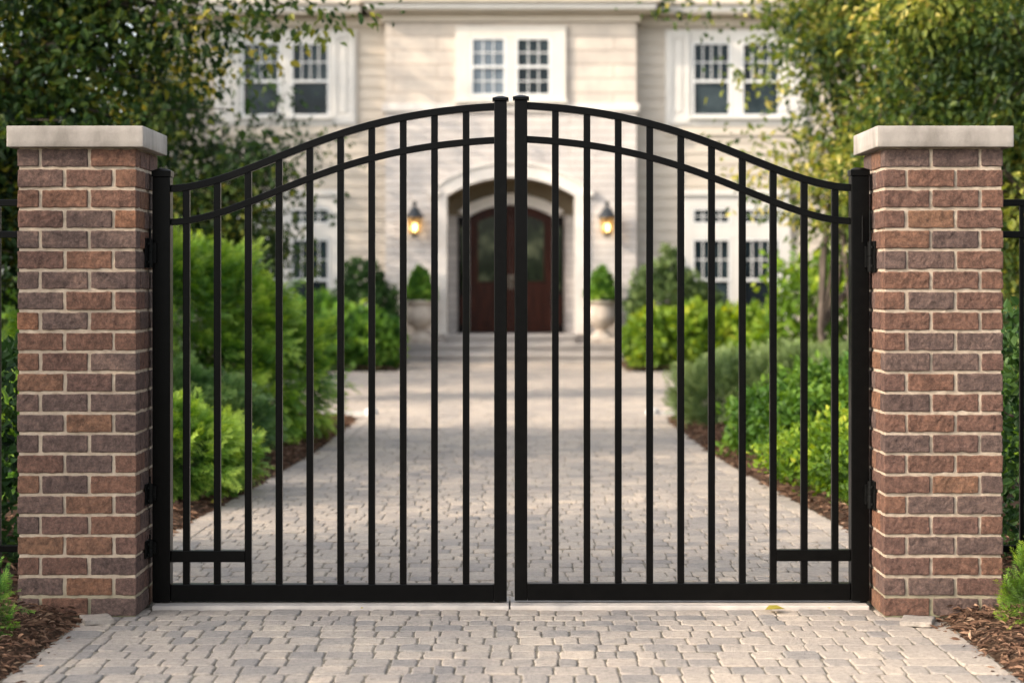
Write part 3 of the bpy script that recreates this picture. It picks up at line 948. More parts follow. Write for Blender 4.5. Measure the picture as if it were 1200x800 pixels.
# ------------------------------------------------------------------ FENCES running off from the pillars
for s, word in ((-1, 'left'), (1, 'right')):
    x0 = 1.934 if s < 0 else 1.920
    x1 = 4.2
    root = thing('metal_fence', (s * x1, 8.06, 0), 'black metal fence with two top rails beside the %s brick pillar' % word, 'fence', 'black fences beside the pillars')
    for z in (1.628, 1.500, .235):
        a, b = sorted((s * x0, s * x1))
        MB().box(a, b, 8.045, 8.075, z - .0135, z + .0135).build('rail', M['metal'], root, bevel=.002)
    x = x0 + .137
    while x < x1 - .05:
        MB().box(s * x - .008, s * x + .008, 8.052, 8.068, .08, 1.615).build('picket', M['metal'], root)
        x += .115
    p = MB().box(s * x1 - .03, s * x1 + .03, 8.03, 8.09, -.05, 1.70).build('fence_post', M['metal'], root, bevel=.002)
    MB().frustum(s * x1 - .034, s * x1 + .034, 8.026, 8.094, 1.7005, 1.725, .015).build('post_cap', M['metal'], p)

# ------------------------------------------------------------------ HOUSE
HX = -0.02
YB, YW, YD = 34.0, 34.4, 34.9      # bay front, wing walls, back of the porch niche
house = thing('house', (HX, 35.0, 0), 'two storey cream house with stone entrance bay at the end of the drive', 'house')
HW = 6.3
def arch_pts(hw, z0, rise, n=24, cx=HX):
    """segmental arch from left spring to right spring"""
    R = (hw * hw + rise * rise) / (2 * rise)
    zc = z0 + rise - R
    a = math.asin(hw / R)
    return [(cx + R * math.sin(t), zc + R * math.cos(t)) for t in np.linspace(-a, a, n)]

BH = 2.137
OP, OSP, ORI = 1.09, 2.80, .317     # porch opening
opening = arch_pts(OP, OSP, ORI)
def wall_strip(mb, x0, x1, y, z0, z1):
    mb.add([(x0, y, z0), (x1, y, z0), (x1, y, z1), (x0, y, z1)], [(0, 1, 2, 3)])
BELT = 4.30
lo = MB()
wall_strip(lo, HX - BH, HX - OP, YB, 0, BELT); wall_strip(lo, HX + OP, HX + BH, YB, 0, BELT)
for (xa, za), (xb, zb) in zip(opening, opening[1:]):
    lo.add([(xa, YB, za), (xb, YB, zb), (xb, YB, BELT), (xa, YB, BELT)], [(0, 1, 2, 3)])
for s in (-1, 1):                  # bay returns
    lo.add([(HX + s * BH, YB, 0), (HX + s * BH, YW + .2, 0), (HX + s * BH, YW + .2, BELT), (HX + s * BH, YB, BELT)], [(0, 1, 2, 3)])
lo.build('entrance_bay', M['stone_low'], house)
up = MB()
wall_strip(up, HX - BH, HX + BH, YB, BELT, 5.92)
for s in (-1, 1):
    up.add([(HX + s * BH, YB, BELT), (HX + s * BH, YW + .2, BELT), (HX + s * BH, YW + .2, 5.92), (HX + s * BH, YB, 5.92)], [(0, 1, 2, 3)])
up.build('upper_bay', M['stone_up'], house)
MB().box(HX - BH - .05, HX + BH + .05, YB - .05, YW, BELT - .07, BELT + .07).build('belt_course', M['stone_trim'], house, bevel=.012)
# porch niche
for s in (-1, 1):
    ni = MB()
    ni.add([(HX + s * OP, YB, .45), (HX + s * OP, YD, .45), (HX + s * OP, YD, OSP), (HX + s * OP, YB, OSP)], [(0, 1, 2, 3)])
    ni.build('porch_side', M['stone_low'], house)
ce = MB()
for (xa, za), (xb, zb) in zip(opening, opening[1:]):
    ce.add([(xa, YB, za), (xb, YB, zb), (xb, YD, zb), (xa, YD, za)], [(0, 1, 2, 3)])
ce.build('porch_ceiling', M['porch'], house)
bk = MB(); wall_strip(bk, HX - OP, HX + OP, YD, .45, 2.50); bk.build('porch_wall', M['stone_low'], house)
bk = MB(); wall_strip(bk, HX - OP, HX + OP, YD, 2.50, 3.2)
bk.build('porch_back', M['porch'], house)
# arch surround
ar = MB()
outer = arch_pts(1.29, 2.93, .42)
for i in range(len(opening) - 1):
    ar.prism([opening[i], opening[i + 1], outer[i + 1], outer[i]], YB - .05, YB - .002)
for s in (-1, 1):
    a, b = sorted((HX + s * OP, HX + s * 1.29))
    ar.box(a, b, YB - .05, YB - .002, .45, 2.80)
    ar.prism([(a, 2.801), (b, 2.801), (b, 2.93 if s > 0 else 2.80), (a, 2.80 if s > 0 else 2.93)][:3] if s > 0 else [(a, 2.801), (b, 2.801), (a, 2.93)], YB - .05, YB - .002)
rim = arch_pts(1.35, 2.93, .47)
for i in range(len(outer) - 1):
    ar.prism([outer[i], outer[i + 1], rim[i + 1], rim[i]], YB - .085, YB - .003)
for s in (-1, 1):
    a, b = sorted((HX + s * 1.20, HX + s * 1.40))
    ar.box(a, b, YB - .095, YB - .051, 2.80, 2.90)
ar.build('arch_surround', M['stone_trim'], house)
# inner arch over the door
dl_, ds_, dr_ = .735, 2.478, .21
d_in = arch_pts(dl_, ds_, dr_); d_out = arch_pts(.93, 2.56, .32)
ia = MB()
for i in range(len(d_in) - 1):
    ia.prism([d_in[i], d_in[i + 1], d_out[i + 1], d_out[i]], YD - .10, YD - .002)
ia.build('door_arch', M['stone_trim'], house)
# doors
for s in (-1, 1):
    a = arch_pts(.72, 2.47, .205, 25)
    half = [p for p in a if (p[0] - HX) * s >= -1e-6]
    if s > 0:
        poly = [(HX + .004, .47), (HX + .72, .47)] + list(reversed(half))
        poly[-1] = (HX + .004, poly[-1][1])
    else:
        poly = [(HX - .72, .47), (HX - .004, .47)] + list(reversed(half))
        poly[2] = (HX - .004, poly[2][1])
    d = MB().prism(poly, YD - .07, YD - .01).build('door', M['mahogany'], house, bevel=.004)
    # glazed upper light with an arched head
    gx0, gx1 = .13, .575
    g2 = [q for q in arch_pts(.66, 2.33, .19, 41) if gx0 <= (q[0] - HX) * s <= gx1]
    xa, xb = sorted((HX + s * gx0, HX + s * gx1))
    pane = [(xa, 1.35), (xb, 1.35)] + list(reversed(sorted(g2)))
    MB().prism(pane, YD - .074, YD - .071).build('glass', M['glass_door'], d)
    fr = MB()
    fr.box(xa - .035, xa, YD - .088, YD - .0705, 1.315, 2.44 if s > 0 else 2.36); fr.box(xb, xb + .035, YD - .088, YD - .0705, 1.315, 2.36 if s > 0 else 2.44)
    fr.box(xa + .001, xb - .001, YD - .088, YD - .0705, 1.315, 1.349)
    fr.build('glass_moulding', M['mahogany'], d, bevel=.006)
    pn = MB()
    pn.frustum(xa - .02, xb + .02, YD - .0705 - .001, YD - .0705, .60, 1.22, 0)
    pn.v = []; pn.f = []; pn.mi = []
    pn.box(xa - .03, xb + .03, YD - .078, YD - .0705, .58, 1.24); pn.box(xa + .04, xb - .04, YD - .096, YD - .0785, .66, 1.16)
    pn.build('door_panel', M['mahogany'], d, bevel=.008)
    hd = MB().box(HX + s * .035 - .02, HX + s * .035 + .02, YD - .078, YD - .0705, 1.22, 1.46)
    hd.tube([(HX + s * .035, YD - .078, 1.40), (HX + s * .035, YD - .12, 1.38), (HX + s * .035, YD - .12, 1.28), (HX + s * .035, YD - .078, 1.26)], [.01] * 4, 8)
    hd.build('handle', M['brass'], d)
    a_, b_ = sorted((HX + s * .745, HX + s * .925))
    sp = MB().box(a_, b_, YD - .06, YD - .003, .45, 2.478).build('sidelight', M['mahogany_dark'], house, bevel=.005)
    MB().box(a_ + .045, b_ - .045, YD - .066, YD - .061, 1.2, 2.30).build('glass', M['glass_door'], sp)
    MB().box(a_ + .03, b_ - .03, YD - .072, YD - .061, .60, 1.10).build('panel', M['mahogany'], sp, bevel=.005)
MB().box(HX - .95, HX + .95, YD - .16, YD - .004, .45, .468).build('door_sill', M['mahogany_dark'], house)

# lapped siding on the two wings, with gaps of nothing behind the window boards
def siding(xa, xb, y, z0, z1, ex=.19):
    mb = MB()
    z = z0
    while z < z1 - .01:
        zz = min(z + ex, z1)
        mb.add([(xa, y - .026, z), (xb, y - .026, z), (xb, y - .006, zz + .012), (xa, y - .006, zz + .012), (xa, y, z), (xb, y, z)], [(0, 1, 2, 3), (0, 4, 5, 1)])
        z = zz
    return mb
for s in (-1, 1):
    a, b = sorted((HX + s * BH, HX + s * HW))
    siding(a, b, YW, .32, 5.74).build('wing_siding', M['siding'], house)
    MB().box(a, b, YW - .03, YW + .05, 0, .318).build('plinth', M['stone_trim'], house)
    c = HX + s * HW
    MB().box(min(c, c + s * .11), max(c, c + s * .11), YW - .045, YW + .08, 0, 5.74).build('corner_board', M['white'], house)
    sd = siding(YW + .08, 44.0, 0, .0, 5.9)
    sd.v = [(c + s * (.0 - y), x, z) for x, y, z in sd.v]
    sd.build('side_siding', M['siding'], house)
    MB().box(min(c - s * .02, c - s * .30), max(c - s * .02, c - s * .30), YW + .1, 43.9, 0, 5.9).build('side_wall', M['frieze'], house)
MB().box(HX - HW, HX + HW, 43.9, 44.1, 0, 5.9).build('rear_wall', M['siding'], house)

# cornice: frieze board, soffit, crown and gutter
def cornice_run(xa, xb, yf, name):
    mb = MB().box(xa, xb, yf - .05, yf + .06, 5.73, 5.90)
    return mb.build(name, M['frieze'], house, bevel=.006)
for s in (-1, 1):
    a, b = sorted((HX + s * (BH + .07), HX + s * (HW + .12)))
    cornice_run(a, b, YW - .035, 'frieze_board')
    a, b = sorted((HX + s * (BH + .42), HX + s * (HW + .5)))
    MB().box(a, b, YW - .40, YW + .3, 5.902, 5.935).build('soffit', M['frieze'], house)
    MB().box(a, b, YW - .43, YW - .26, 5.937, 6.045).build('crown_moulding', M['white'], house, bevel=.02)
    MB().box(a, b, YW - .50, YW - .24, 6.047, 6.16).build('gutter', M['frieze'], house, bevel=.02)
MB().box(HX - BH - .06, HX + BH + .06, YB - .06, YW, 5.76, 5.90).build('frieze_board', M['frieze'], house, bevel=.006)
MB().box(HX - BH - .25, HX + BH + .25, YB - .24, YW, 5.902, 5.935).build('soffit', M['frieze'], house)
MB().box(HX - BH - .33, HX + BH + .33, YB - .33, YW, 5.937, 6.045).build('crown_moulding', M['white'], house, bevel=.025)
MB().box(HX - BH - .40, HX + BH + .40, YB - .40, YW, 6.047, 6.16).build('gutter', M['frieze'], house, bevel=.02)
rf = MB()
x0, x1, y0, y1 = HX - HW - .55, HX + HW + .55, YW - .48, 44.6
rf.add([(x0, y0, 6.162), (x1, y0, 6.162), (x1, y1, 6.162), (x0, y1, 6.162), (x0 + 4.8, (y0 + y1) / 2, 9.4), (x1 - 4.8, (y0 + y1) / 2, 9.4)], [(0, 1, 5, 4), (1, 2, 5), (2, 3, 4, 5), (3, 0, 4), (0, 3, 2, 1)])
bx0, bx1 = HX - BH - .42, HX + BH + .42
rf.add([(bx0, YB - .42, 6.164), (bx1, YB - .42, 6.164), (HX, YB + 1.6, 7.9), (bx0, 38, 6.164), (bx1, 38, 6.164), (HX, 38.5, 7.9)], [(0, 1, 2), (0, 2, 5, 3), (1, 4, 5, 2)])
rf.build('roof', M['shingle'], house)

def sash(parent, xa, xb, z0, z1, zm, y, cols, rows_up, lower_cols, glass_u, glass_l):
    """double hung sash: frame bars + pane children"""
    fr = MB()
    t = .035
    fr.box(xa, xa + t, y - .05, y, z0, z1); fr.box(xb - t, xb, y - .05, y, z0, z1)
    fr.box(xa + t, xb - t, y - .05, y, z1 - t, z1); fr.box(xa + t, xb - t, y - .05, y, z0, z0 + t)
    if zm: fr.box(xa + t, xb - t, y - .055, y, zm - .022, zm + .022)
    o = fr.build('window_frame', M['sash'], parent, bevel=.004)
    mt = .0085
    mu = MB()
    ua, ub = xa + t, xb - t
    def grid(za, zb, c, r, yy):
        for i in range(1, c):
            x = ua + (ub - ua) * i / c
            mu.box(x - mt, x + mt, yy - .022, yy - .008, za, zb)
        for j in range(1, r):
            z = za + (zb - za) * j / r
            mu.box(ua, ub, yy - .0235, yy - .0065, z - mt, z + mt)
    if zm:
        grid(zm + .022, z1 - t, cols, rows_up, y)
        if lower_cols: grid(z0 + t, zm - .022, lower_cols, rows_up, y)
        MB().box(ua, ub, y - .006, y - .003, zm + .022, z1 - t).build('pane', glass_u, o)
        MB().box(ua, ub, y - .006, y - .003, z0 + t, zm - .022).build('pane', glass_l, o)
    else:
        grid(z0 + t, z1 - t, cols, rows_up, y)
        MB().box(ua, ub, y - .006, y - .003, z0 + t, z1 - t).build('pane', glass_u, o)
    mu.build('muntin', M['sash'], o)
    return o

# window over the entrance
w = MB()
yb = YB - .004
for (a, b, c, d_) in ((-.94, -.68, 4.37, 5.68), (.68, .94, 4.37, 5.68), (-.085, .085, 4.50, 5.49), (-.68, .68, 5.49, 5.68), (-.68, .68, 4.37, 4.50)):
    w.box(HX + a, HX + b, yb - .07, yb, c, d_)
w.box(HX - .97, HX + .97, yb - .12, yb - .071, 4.37, 4.43)
w = w.build('window', M['cream'], house, bevel=.008)
sash(w, HX - .68, HX - .085, 4.50, 5.49, 4.99, yb - .02, 3, 2, 3, M['glass_pale'], M['glass_pale'])
sash(w, HX + .085, HX + .68, 4.50, 5.49, 4.99, yb - .02, 3, 2, 3, M['glass_dark'], M['glass_dark'])
# windows of the wings
for s in (-1, 1):
    def fxw(v): return HX + s * v * .9857
    def fz(v): return 1.3 + (v - 1.3) * .9857
    def bxs(mb, a, b, ya, yb_, c, d_):
        p, q = sorted((fxw(a), fxw(b))); mb.box(p, q, ya, yb_, fz(c), fz(d_))
    yw = YW - .028
    w = MB()
    for (a, b, c, d_) in ((2.69, 3.16, 4.06, 5.73), (4.70, 5.17, 4.06, 5.73), (3.16, 4.70, 5.52, 5.73), (3.16, 4.70, 4.06, 4.22), (3.84, 4.02, 4.22, 5.52)):
        bxs(w, a, b, yw - .05, yw, c, d_)
    for (a, b) in ((2.73, 3.12), (4.74, 5.13)):     # raised panel either side
        bxs(w, a, a + .09, yw - .072, yw - .051, 4.10, 5.69); bxs(w, b - .09, b, yw - .072, yw - .051, 4.10, 5.69)
        bxs(w, a + .09, b - .09, yw - .072, yw - .051, 5.58, 5.69); bxs(w, a + .09, b - .09, yw - .072, yw - .051, 4.10, 4.24)
        bxs(w, a + .13, b - .13, yw - .068, yw - .051, 4.29, 5.53)
    bxs(w, 3.10, 4.76, yw - .12, yw - .073, 4.17, 4.225)
    w = w.build('window', M['white'], house, bevel=.006)
    for (a, b) in ((3.165, 3.835), (4.025, 4.695)):
        p, q = sorted((fxw(a), fxw(b)))
        sash(w, p, q, fz(4.225), fz(5.515), fz(4.835), yw - .005, 4, 2, 0, M['glass_dark'], M['glass_dark'])
    # board below the upper window
    tb = MB(); bxs(tb, 2.69, 5.17, yw - .03, yw, 3.90, 4.055); tb.build('apron_board', M['frieze'], house)
    # ground floor window with transoms
    w = MB()
    for (a, b, c, d_) in ((3.00, 3.16, .62, 2.84), (4.70, 4.88, .62, 2.84), (3.16, 4.70, 2.63, 2.84), (3.16, 4.70, 2.10, 2.34), (3.84, 4.02, .76, 2.10), (3.84, 4.02, 2.34, 2.63), (3.16, 4.70, .62, .76)):
        bxs(w, a, b, yw - .05, yw, c, d_)
    bxs(w, 2.92, 4.96, yw - .10, yw, 2.842, 2.94)
    w = w.build('window', M['white'], house, bevel=.006)
    for (a, b) in ((3.165, 3.835), (4.025, 4.695)):
        p, q = sorted((fxw(a), fxw(b)))
        sash(w, p, q, fz(2.345), fz(2.625), None, yw - .005, 4, 2, 0, M['glass_dark'], None)
        sash(w, p, q, fz(.765), fz(2.095), fz(1.375), yw - .005, 4, 2, 0, M['glass_dark'], M['glass_dark'])
    # downpipe at the outer corner
    MB().tube([(fxw(6.1), YW - .08, .1), (fxw(6.1), YW - .08, 5.7), (fxw(6.1), YW - .33, 6.0)], [.045] * 3, 8).build('downpipe', M['white'], house)

# entrance steps
st = thing('entrance_steps', (HX, 33.5, 0), 'pale stone entrance steps below the arched doorway', 'steps')
for (w_, ya, za, zb, ye) in ((1.95, 33.07, -.03, .15, YB - .003), (1.92, 33.40, .152, .30, YB - .003), (1.12, 33.72, .302, .449, YB - .052)):
    mb = MB().box(HX - w_ + .03, HX + w_ - .03, ya + .035, ye, za, zb - .056)
    mb.box(HX - w_, HX + w_, ya, ye, zb - .055, zb)
    mb.build('step', M['step'], st, bevel=.008)
MB().box(HX - 1.08, HX + 1.08, YB - .05, YD - .004, .302, .448).build('landing', M['step'], st)

# wall lanterns
for s, word in ((-1, 'left'), (1, 'right')):
    lx, ly = HX + s * 1.63, YB - .20
    z0 = 2.09
    ln = thing('wall_lantern', (lx, YB - .02, z0), 'lit black wall lantern with amber glow on the stone %s of the door' % word, 'lantern', 'lanterns either side of the front door')
    bp = MB().box(lx - .055, lx + .055, YB - .03, YB - .002, z0 + .10, z0 + .50)
    bp.tube([(lx, YB - .02, z0 + .42), (lx, YB - .12, z0 + .50), (lx, ly, z0 + .545)], [.014, .014, .012], 8)
    bp.build('bracket', M['lantern_metal'], ln, bevel=.005)
    MB().lathe(lx, ly, [(.035, z0 + .01), (.05, z0 + .03), (.095, z0 + .055), (.10, z0 + .075)], 12).build('base', M['lantern_metal'], ln)
    MB().lathe(lx, ly, [(.098, z0 + .076), (.13, z0 + .335)], 6, rot=.3).build('glass', M['lantern_glass'], ln)
    fr = MB()
    for k in range(6):
        a = .3 + k * PI / 3
        fr.tube([(lx + .100 * math.cos(a), ly + .100 * math.sin(a), z0 + .076), (lx + .133 * math.cos(a), ly + .133 * math.sin(a), z0 + .335)], [.007, .007], 5)
    fr.build('frame', M['lantern_metal'], ln)
    MB().lathe(lx, ly, [(.165, z0 + .336), (.165, z0 + .355), (.14, z0 + .385), (.10, z0 + .43), (.075, z0 + .48), (.055, z0 + .50), (.03, z0 + .515), (.025, z0 + .54), (.045, z0 + .565), (.045, z0 + .59), (.015, z0 + .615)], 16).build('cap', M['lantern_metal'], ln, smooth=True)
    MB().lathe(lx, ly, [(.012, z0 + .10), (.03, z0 + .14), (.042, z0 + .18), (.032, z0 + .215), (.01, z0 + .235)], 12).build('bulb', M['bulb'], ln, smooth=True)

# urns with clipped box
for s, word in ((-1, 'left'), (1, 'right')):
    ux, uy = HX + s * 1.53, 33.62
    z = .302
    urn = thing('stone_urn', (ux, uy, z), 'cast stone urn on the step %s of the front door' % word, 'urn', 'stone urns beside the front door')
    MB().box(ux - .23, ux + .23, uy - .23, uy + .23, z, z + .10).build('plinth', M['urn'], urn, bevel=.012)
    MB().lathe(ux, uy, [(.21, z + .101), (.20, z + .13), (.10, z + .20), (.085, z + .23), (.11, z + .26), (.20, z + .32), (.245, z + .40), (.25, z + .47), (.225, z + .56), (.20, z + .64), (.205, z + .66), (.255, z + .685), (.262, z + .71), (.245, z + .725), (.215, z + .725), (.20, z + .66)], 28).build('bowl', M['urn'], urn, smooth=True)
    zb = z + .67
    shrub('clipped_boxwood', 'bright green clipped boxwood cone in the %s stone urn' % word, (ux, uy, zb),
          [(ux, uy, zb + .16, .27, .27, .17), (ux, uy, zb + .33, .17, .17, .24), (ux, uy, zb + .50, .07, .07, .12)], 'cypress', 1500, .075, 'leaf', 'boxwood cones in the urns', tone0=.5, bump=.08, cat='potted shrub', nstems=4, stem_r=.01, aspect=.6)

# pale kerb noses where the drive meets the court
for s, word in ((-1, 'left'), (1, 'right')):
    mb = MB().lathe(s * 1.40, 19.9, [(.07, -.02), (.07, .035), (.055, .06), (.02, .07)], 16)
    a, b = sorted((s * 1.40, s * 2.6))
    mb.box(a, b, 19.86, 19.94, -.02, .03)
    tag(mb.build('kerb', M['kerb'], smooth=True), 'pale kerb end at the %s of the forecourt' % word, None, None, 'structure')

# loose border stones next to the pillars
for (x, y, rz, w_, d_, label) in ((-1.60, 7.70, .35, .11, .15, 'loose grey paver beside the foot of the left pillar'), (1.555, 7.66, -.3, .12, .16, 'loose pale paver beside the foot of the right pillar')):
    V, Q = box_lattice(.12, .14, .3, 5, 4, 2)
    P = V * np.array([w_ / 2, d_ / 2, .009])
    P += np.stack([fnoise(P, 60, x), fnoise(P, 70, y), fnoise(P, 50, 2)], 1) * .003
    c, s_ = math.cos(rz), math.sin(rz)
    P = np.stack([P[:, 0] * c - P[:, 1] * s_ + x, P[:, 0] * s_ + P[:, 1] * c + y, P[:, 2] + .010], 1)
    tag(np_mesh('loose_paver', P, Q, M['paver'], origin=(x, y, 0), tone=np.full(len(P), .35), smooth=True), label, 'paver')

# fallen leaves
for i, (x, y, a, sz_, label) in enumerate(((1.00, 7.90, .2, .085, 'larger yellow fallen leaf on the paving before the right gate leaf'), (1.06, 7.92, 2.4, .06, 'smaller yellow fallen leaf touching the larger one'),
                                           (-.60, 7.93, 1.0, .02, 'tiny yellow leaf below the left gate leaf'), (1.26, 7.93, 1.5, .025, 'tiny yellow leaf near the right hinge post'),
                                           (-1.77, 11.7, .6, .09, 'yellow fallen leaf on the mulch behind the left gate leaf'))):
    P = np.array([[x, y, .014 if i < 4 else .02]]); A = np.array([[math.cos(a), math.sin(a), .12]])
    V, Q = leaf_shapes(P, A, np.array([[0.1, -.15, 1.]]), np.array([sz_]), np.array([sz_ * .6]), fold=.12)
    tag(np_mesh('fallen_leaf', V, Q, GREEN['fallen'], origin=(x, y, 0), tone=np.full(6, .3 + .15 * i)), label, 'leaf', 'fallen leaves')

# ------------------------------------------------------------------ SHRUBS left of the drive
shrub('false_cypress', 'large feathery bright green cypress mound left of the drive', (-2.75, 16.2, 0),
      [(-2.95, 16.2, .75, 1.2, 1.2, .85), (-2.22, 16.4, .50, .72, .80, .62), (-3.05, 15.6, 1.0, .85, .9, .72), (-2.55, 16.2, .85, .70, .7, .58), (-2.35, 15.6, .40, .62, .6, .50)], 'cypress', 14500, .15, clump=11.0, tone0=.46, tone_var=.40, stem_r=.035, up=-.02, bump=.2)
shrub('juniper_shrub', 'darker dull green juniper tucked in front of the large cypress mound', (-2.5, 13.9, 0),
      [(-2.55, 13.9, .34, .68, .6, .42), (-2.15, 14.3, .26, .40, .5, .30), (-3.0, 13.7, .45, .6, .6, .45)], 'blue', 7000, .11, clump=13.0, tone0=.44, tone_var=.32, up=.0, bump=.2)
shrub('spreading_cypress', 'low yellow green spreading cypress nearest the left gate leaf', (-2.2, 11.9, 0),
      [(-2.28, 12.0, .27, .58, .55, .34), (-1.98, 12.4, .20, .34, .42, .25), (-2.6, 11.8, .36, .55, .55, .38)], 'cypress', 8000, .105, clump=17.0, tone0=.52, tone_var=.36, up=-.02, bump=.2)
shrub('rounded_hedge', 'upper mound of green hedge below the left ground floor window', (-3.1, 31.0, 0),
      [(-3.0, 31.0, .5, .75, .7, .62), (-3.7, 31.0, .5, .8, .7, .62)], 'cypress', 3200, .13, 'leaf', tone0=.36, cat='hedge')
shrub('rounded_hedge', 'low round green hedge by the left end of the steps', (-2.2, 30.6, 0),
      [(-2.22, 30.6, .40, .52, .6, .50), (-2.75, 30.4, .38, .5, .55, .48)], 'cypress', 3000, .13, 'leaf', tone0=.42, cat='hedge')
shrub('evergreen_shrub', 'dark evergreen shrub against the stone bay left of the door', (-2.45, 32.9, 0),
      [(-2.45, 32.9, .9, .50, .5, .78), (-2.25, 32.8, .8, .38, .4, .55)], 'hedge', 2400, .11, 'leaf', tone0=.45)
# right of the drive
shrub('rounded_hedge', 'sunlit yellow green round hedge right of the steps', (2.5, 30.6, 0),
      [(2.25, 30.5, .40, .55, .6, .52), (2.85, 30.5, .45, .62, .6, .55), (3.5, 30.5, .45, .6, .6, .52)], 'lime', 4200, .13, 'leaf', tone0=.48, cat='hedge')
shrub('evergreen_shrub', 'grey green shrub against the stone bay right of the door', (2.55, 32.6, 0),
      [(2.45, 32.6, .85, .62, .6, .75), (2.95, 32.7, .75, .55, .5, .62), (2.6, 32.7, 1.45, .22, .22, .4)], 'grey', 3200, .12, 'leaf', tone0=.42)
shrub('grey_juniper', 'grey green spreading juniper at the far right edge of the drive', (2.6, 18.2, 0),
      [(2.45, 18.2, .28, .88, .9, .38), (3.3, 18.0, .32, .9, .9, .42), (2.1, 18.8, .2, .5, .6, .30)], 'grey', 11500, .115, tone0=.46, tone_var=.28, up=.6, bump=.2)
shrub('grey_juniper', 'taller silvery juniper behind the green shrub near the right hinge post', (3.2, 16.2, 0),
      [(3.2, 16.2, .34, .85, .7, .42), (3.9, 16.2, .4, .8, .7, .46)], 'grey', 8000, .11, tone0=.52, tone_var=.28, up=.6, bump=.2)
shrub('green_shrub', 'mid green leafy shrub in the middle of the right bed', (2.45, 14.5, 0),
      [(2.35, 14.5, .28, .62, .75, .38), (2.95, 14.3, .36, .7, .7, .46), (2.0, 15.1, .22, .38, .5, .30)], 'box', 12000, .056, 'leaf', tone0=.50, tone_var=.36, bump=.30, shell=(.4, 1.06), clump=10.0, aspect=.6)
shrub('golden_shrub', 'low golden green shrub nearest the right gate leaf', (2.2, 12.2, 0),
      [(2.15, 12.2, .20, .45, .6, .26), (2.6, 12.1, .25, .5, .6, .32), (1.92, 12.9, .16, .26, .45, .20), (2.3, 11.6, .14, .5, .4, .20)], 'lime', 9500, .044, 'leaf', tone0=.38, tone_var=.36, bump=.34, shell=(.35, 1.08), clump=11.0, aspect=.6)
shrub('loose_shrub', 'loose yellow green shrub under the right tree beside the window', (3.6, 23.6, 0),
      [(3.75, 23.6, .95, .80, .8, .85), (4.4, 23.5, 1.0, .8, .8, .9), (3.15, 23.7, .45, .5, .6, .45)], 'lime', 3600, .11, 'leaf', tone0=.38, aspect=.55, shell=(.3, 1.0), bump=.25)
# outside the gate
for s, word, h_, tn in ((-1, 'left', 1.04, .45), (1, 'right', 1.12, .5)):
    bl = []
    for k in range(5):
        bl.append((s * (2.42 + .5 * k), 9.2 + random.uniform(-.05, .05), h_ * .5, .42, .48, h_ * .53))
    shrub('clipped_hedge', 'dark clipped hedge behind the fence %s of the gate' % word, (s * 3.4, 9.2, 0), bl, 'hedge', 11000, .05, 'leaf', 'hedges behind the fences', tone0=tn, cat='hedge', bump=.10, aspect=.6, shell=(.75, 1.0))
shrub('small_cypress', 'small feathery green shrub at the foot of the left pillar', (-1.98, 7.25, 0),
      [(-1.98, 7.25, .12, .15, .16, .15), (-2.12, 7.2, .15, .16, .16, .17)], 'cypress', 800, .052, tone0=.30, bump=.3, shell=(.3, 1.05), nstems=5, stem_r=.006)
shrub('small_juniper', 'light green feathery juniper at the foot of the right pillar', (2.0, 7.40, 0),
      [(1.97, 7.40, .15, .14, .15, .15), (2.06, 7.42, .26, .12, .13, .14), (2.2, 7.4, .18, .18, .18, .2)], 'lime', 900, .055, tone0=.34, bump=.3, shell=(.3, 1.05), nstems=6, stem_r=.006, up=.9)

# ------------------------------------------------------------------ TREES
tree('leafy_tree', 'dense dark leafy tree behind the left brick pillar', (-4.3, 14.6, 0),
     [(-3.9, 14.6, 3.2, 1.5, 1.5, 1.2), (-3.55, 14.5, 2.4, .85, 1.2, 1.0), (-4.4, 14.3, 2.1, 1.2, 1.2, 1.1), (-3.15, 14.8, 3.4, .5, .9, .5)], 'tree_left', 160, 170, .078, spread=.24, trunk_r=.13, fork=1.1, tone0=.40, tone_var=.42,
     extra=[(-2.3, 14.4, 3.35), (-1.95, 14.2, 3.4), (-1.6, 14.6, 3.42), (-1.4, 14.3, 3.40), (-2.6, 14.5, 3.2), (-2.55, 14.4, 2.75), (-2.2, 14.4, 3.12), (-2.05, 14.5, 3.25), (-1.75, 14.4, 3.38), (-1.5, 14.5, 3.28), (-1.25, 14.4, 3.36), (-2.25, 14.7, 2.95), (-2.1, 14.8, 2.6), (-1.95, 14.6, 3.1)])
tree('young_tree', 'wispy young tree in front of the left wing window', (-3.75, 22.0, 0),
     [(-3.5, 22.0, 2.1, .75, .8, .8), (-3.1, 22.0, 1.6, .6, .7, .7), (-2.95, 21.9, 2.6, .45, .6, .4), (-3.9, 22.0, 3.2, .6, .7, .6)], 'tree_left', 105, 125, .085, spread=.22, trunk_r=.07, fork=1.0, tone0=.33, tone_var=.26,
     extra=[(-2.3, 22, 3.05), (-2.05, 22, 2.75), (-2.5, 22, 3.4), (-2.2, 22, 2.2), (-2.6, 22, 1.9), (-2.4, 22, 1.3), (-2.9, 22, 3.7), (-3.0, 22, 4.1)])
tree('multi_stem_tree', 'sunlit multi stem tree hiding the right wing of the house', (3.35, 20.3, 0),
     [(4.1, 20.0, 3.9, 1.5, 1.3, 1.3), (3.6, 20.2, 2.6, 1.0, 1.0, 1.0), (4.7, 20.0, 2.3, 1.2, 1.2, 1.2), (3.35, 20.3, 4.1, .55, .8, .5)], 'tree_right', 185, 140, .085, spread=.25, trunk_r=.055, fork=.9, stems=5, tone0=.47, tone_var=.42,
     extra=[(2.45, 20.2, 3.4), (2.35, 20.3, 3.7), (2.5, 20.2, 3.0), (2.55, 20.2, 2.6), (2.75, 20.2, 2.2), (2.6, 20, 4.0), (2.1, 20.0, 4.2), (1.75, 20.0, 4.18), (1.45, 20.0, 4.24)])
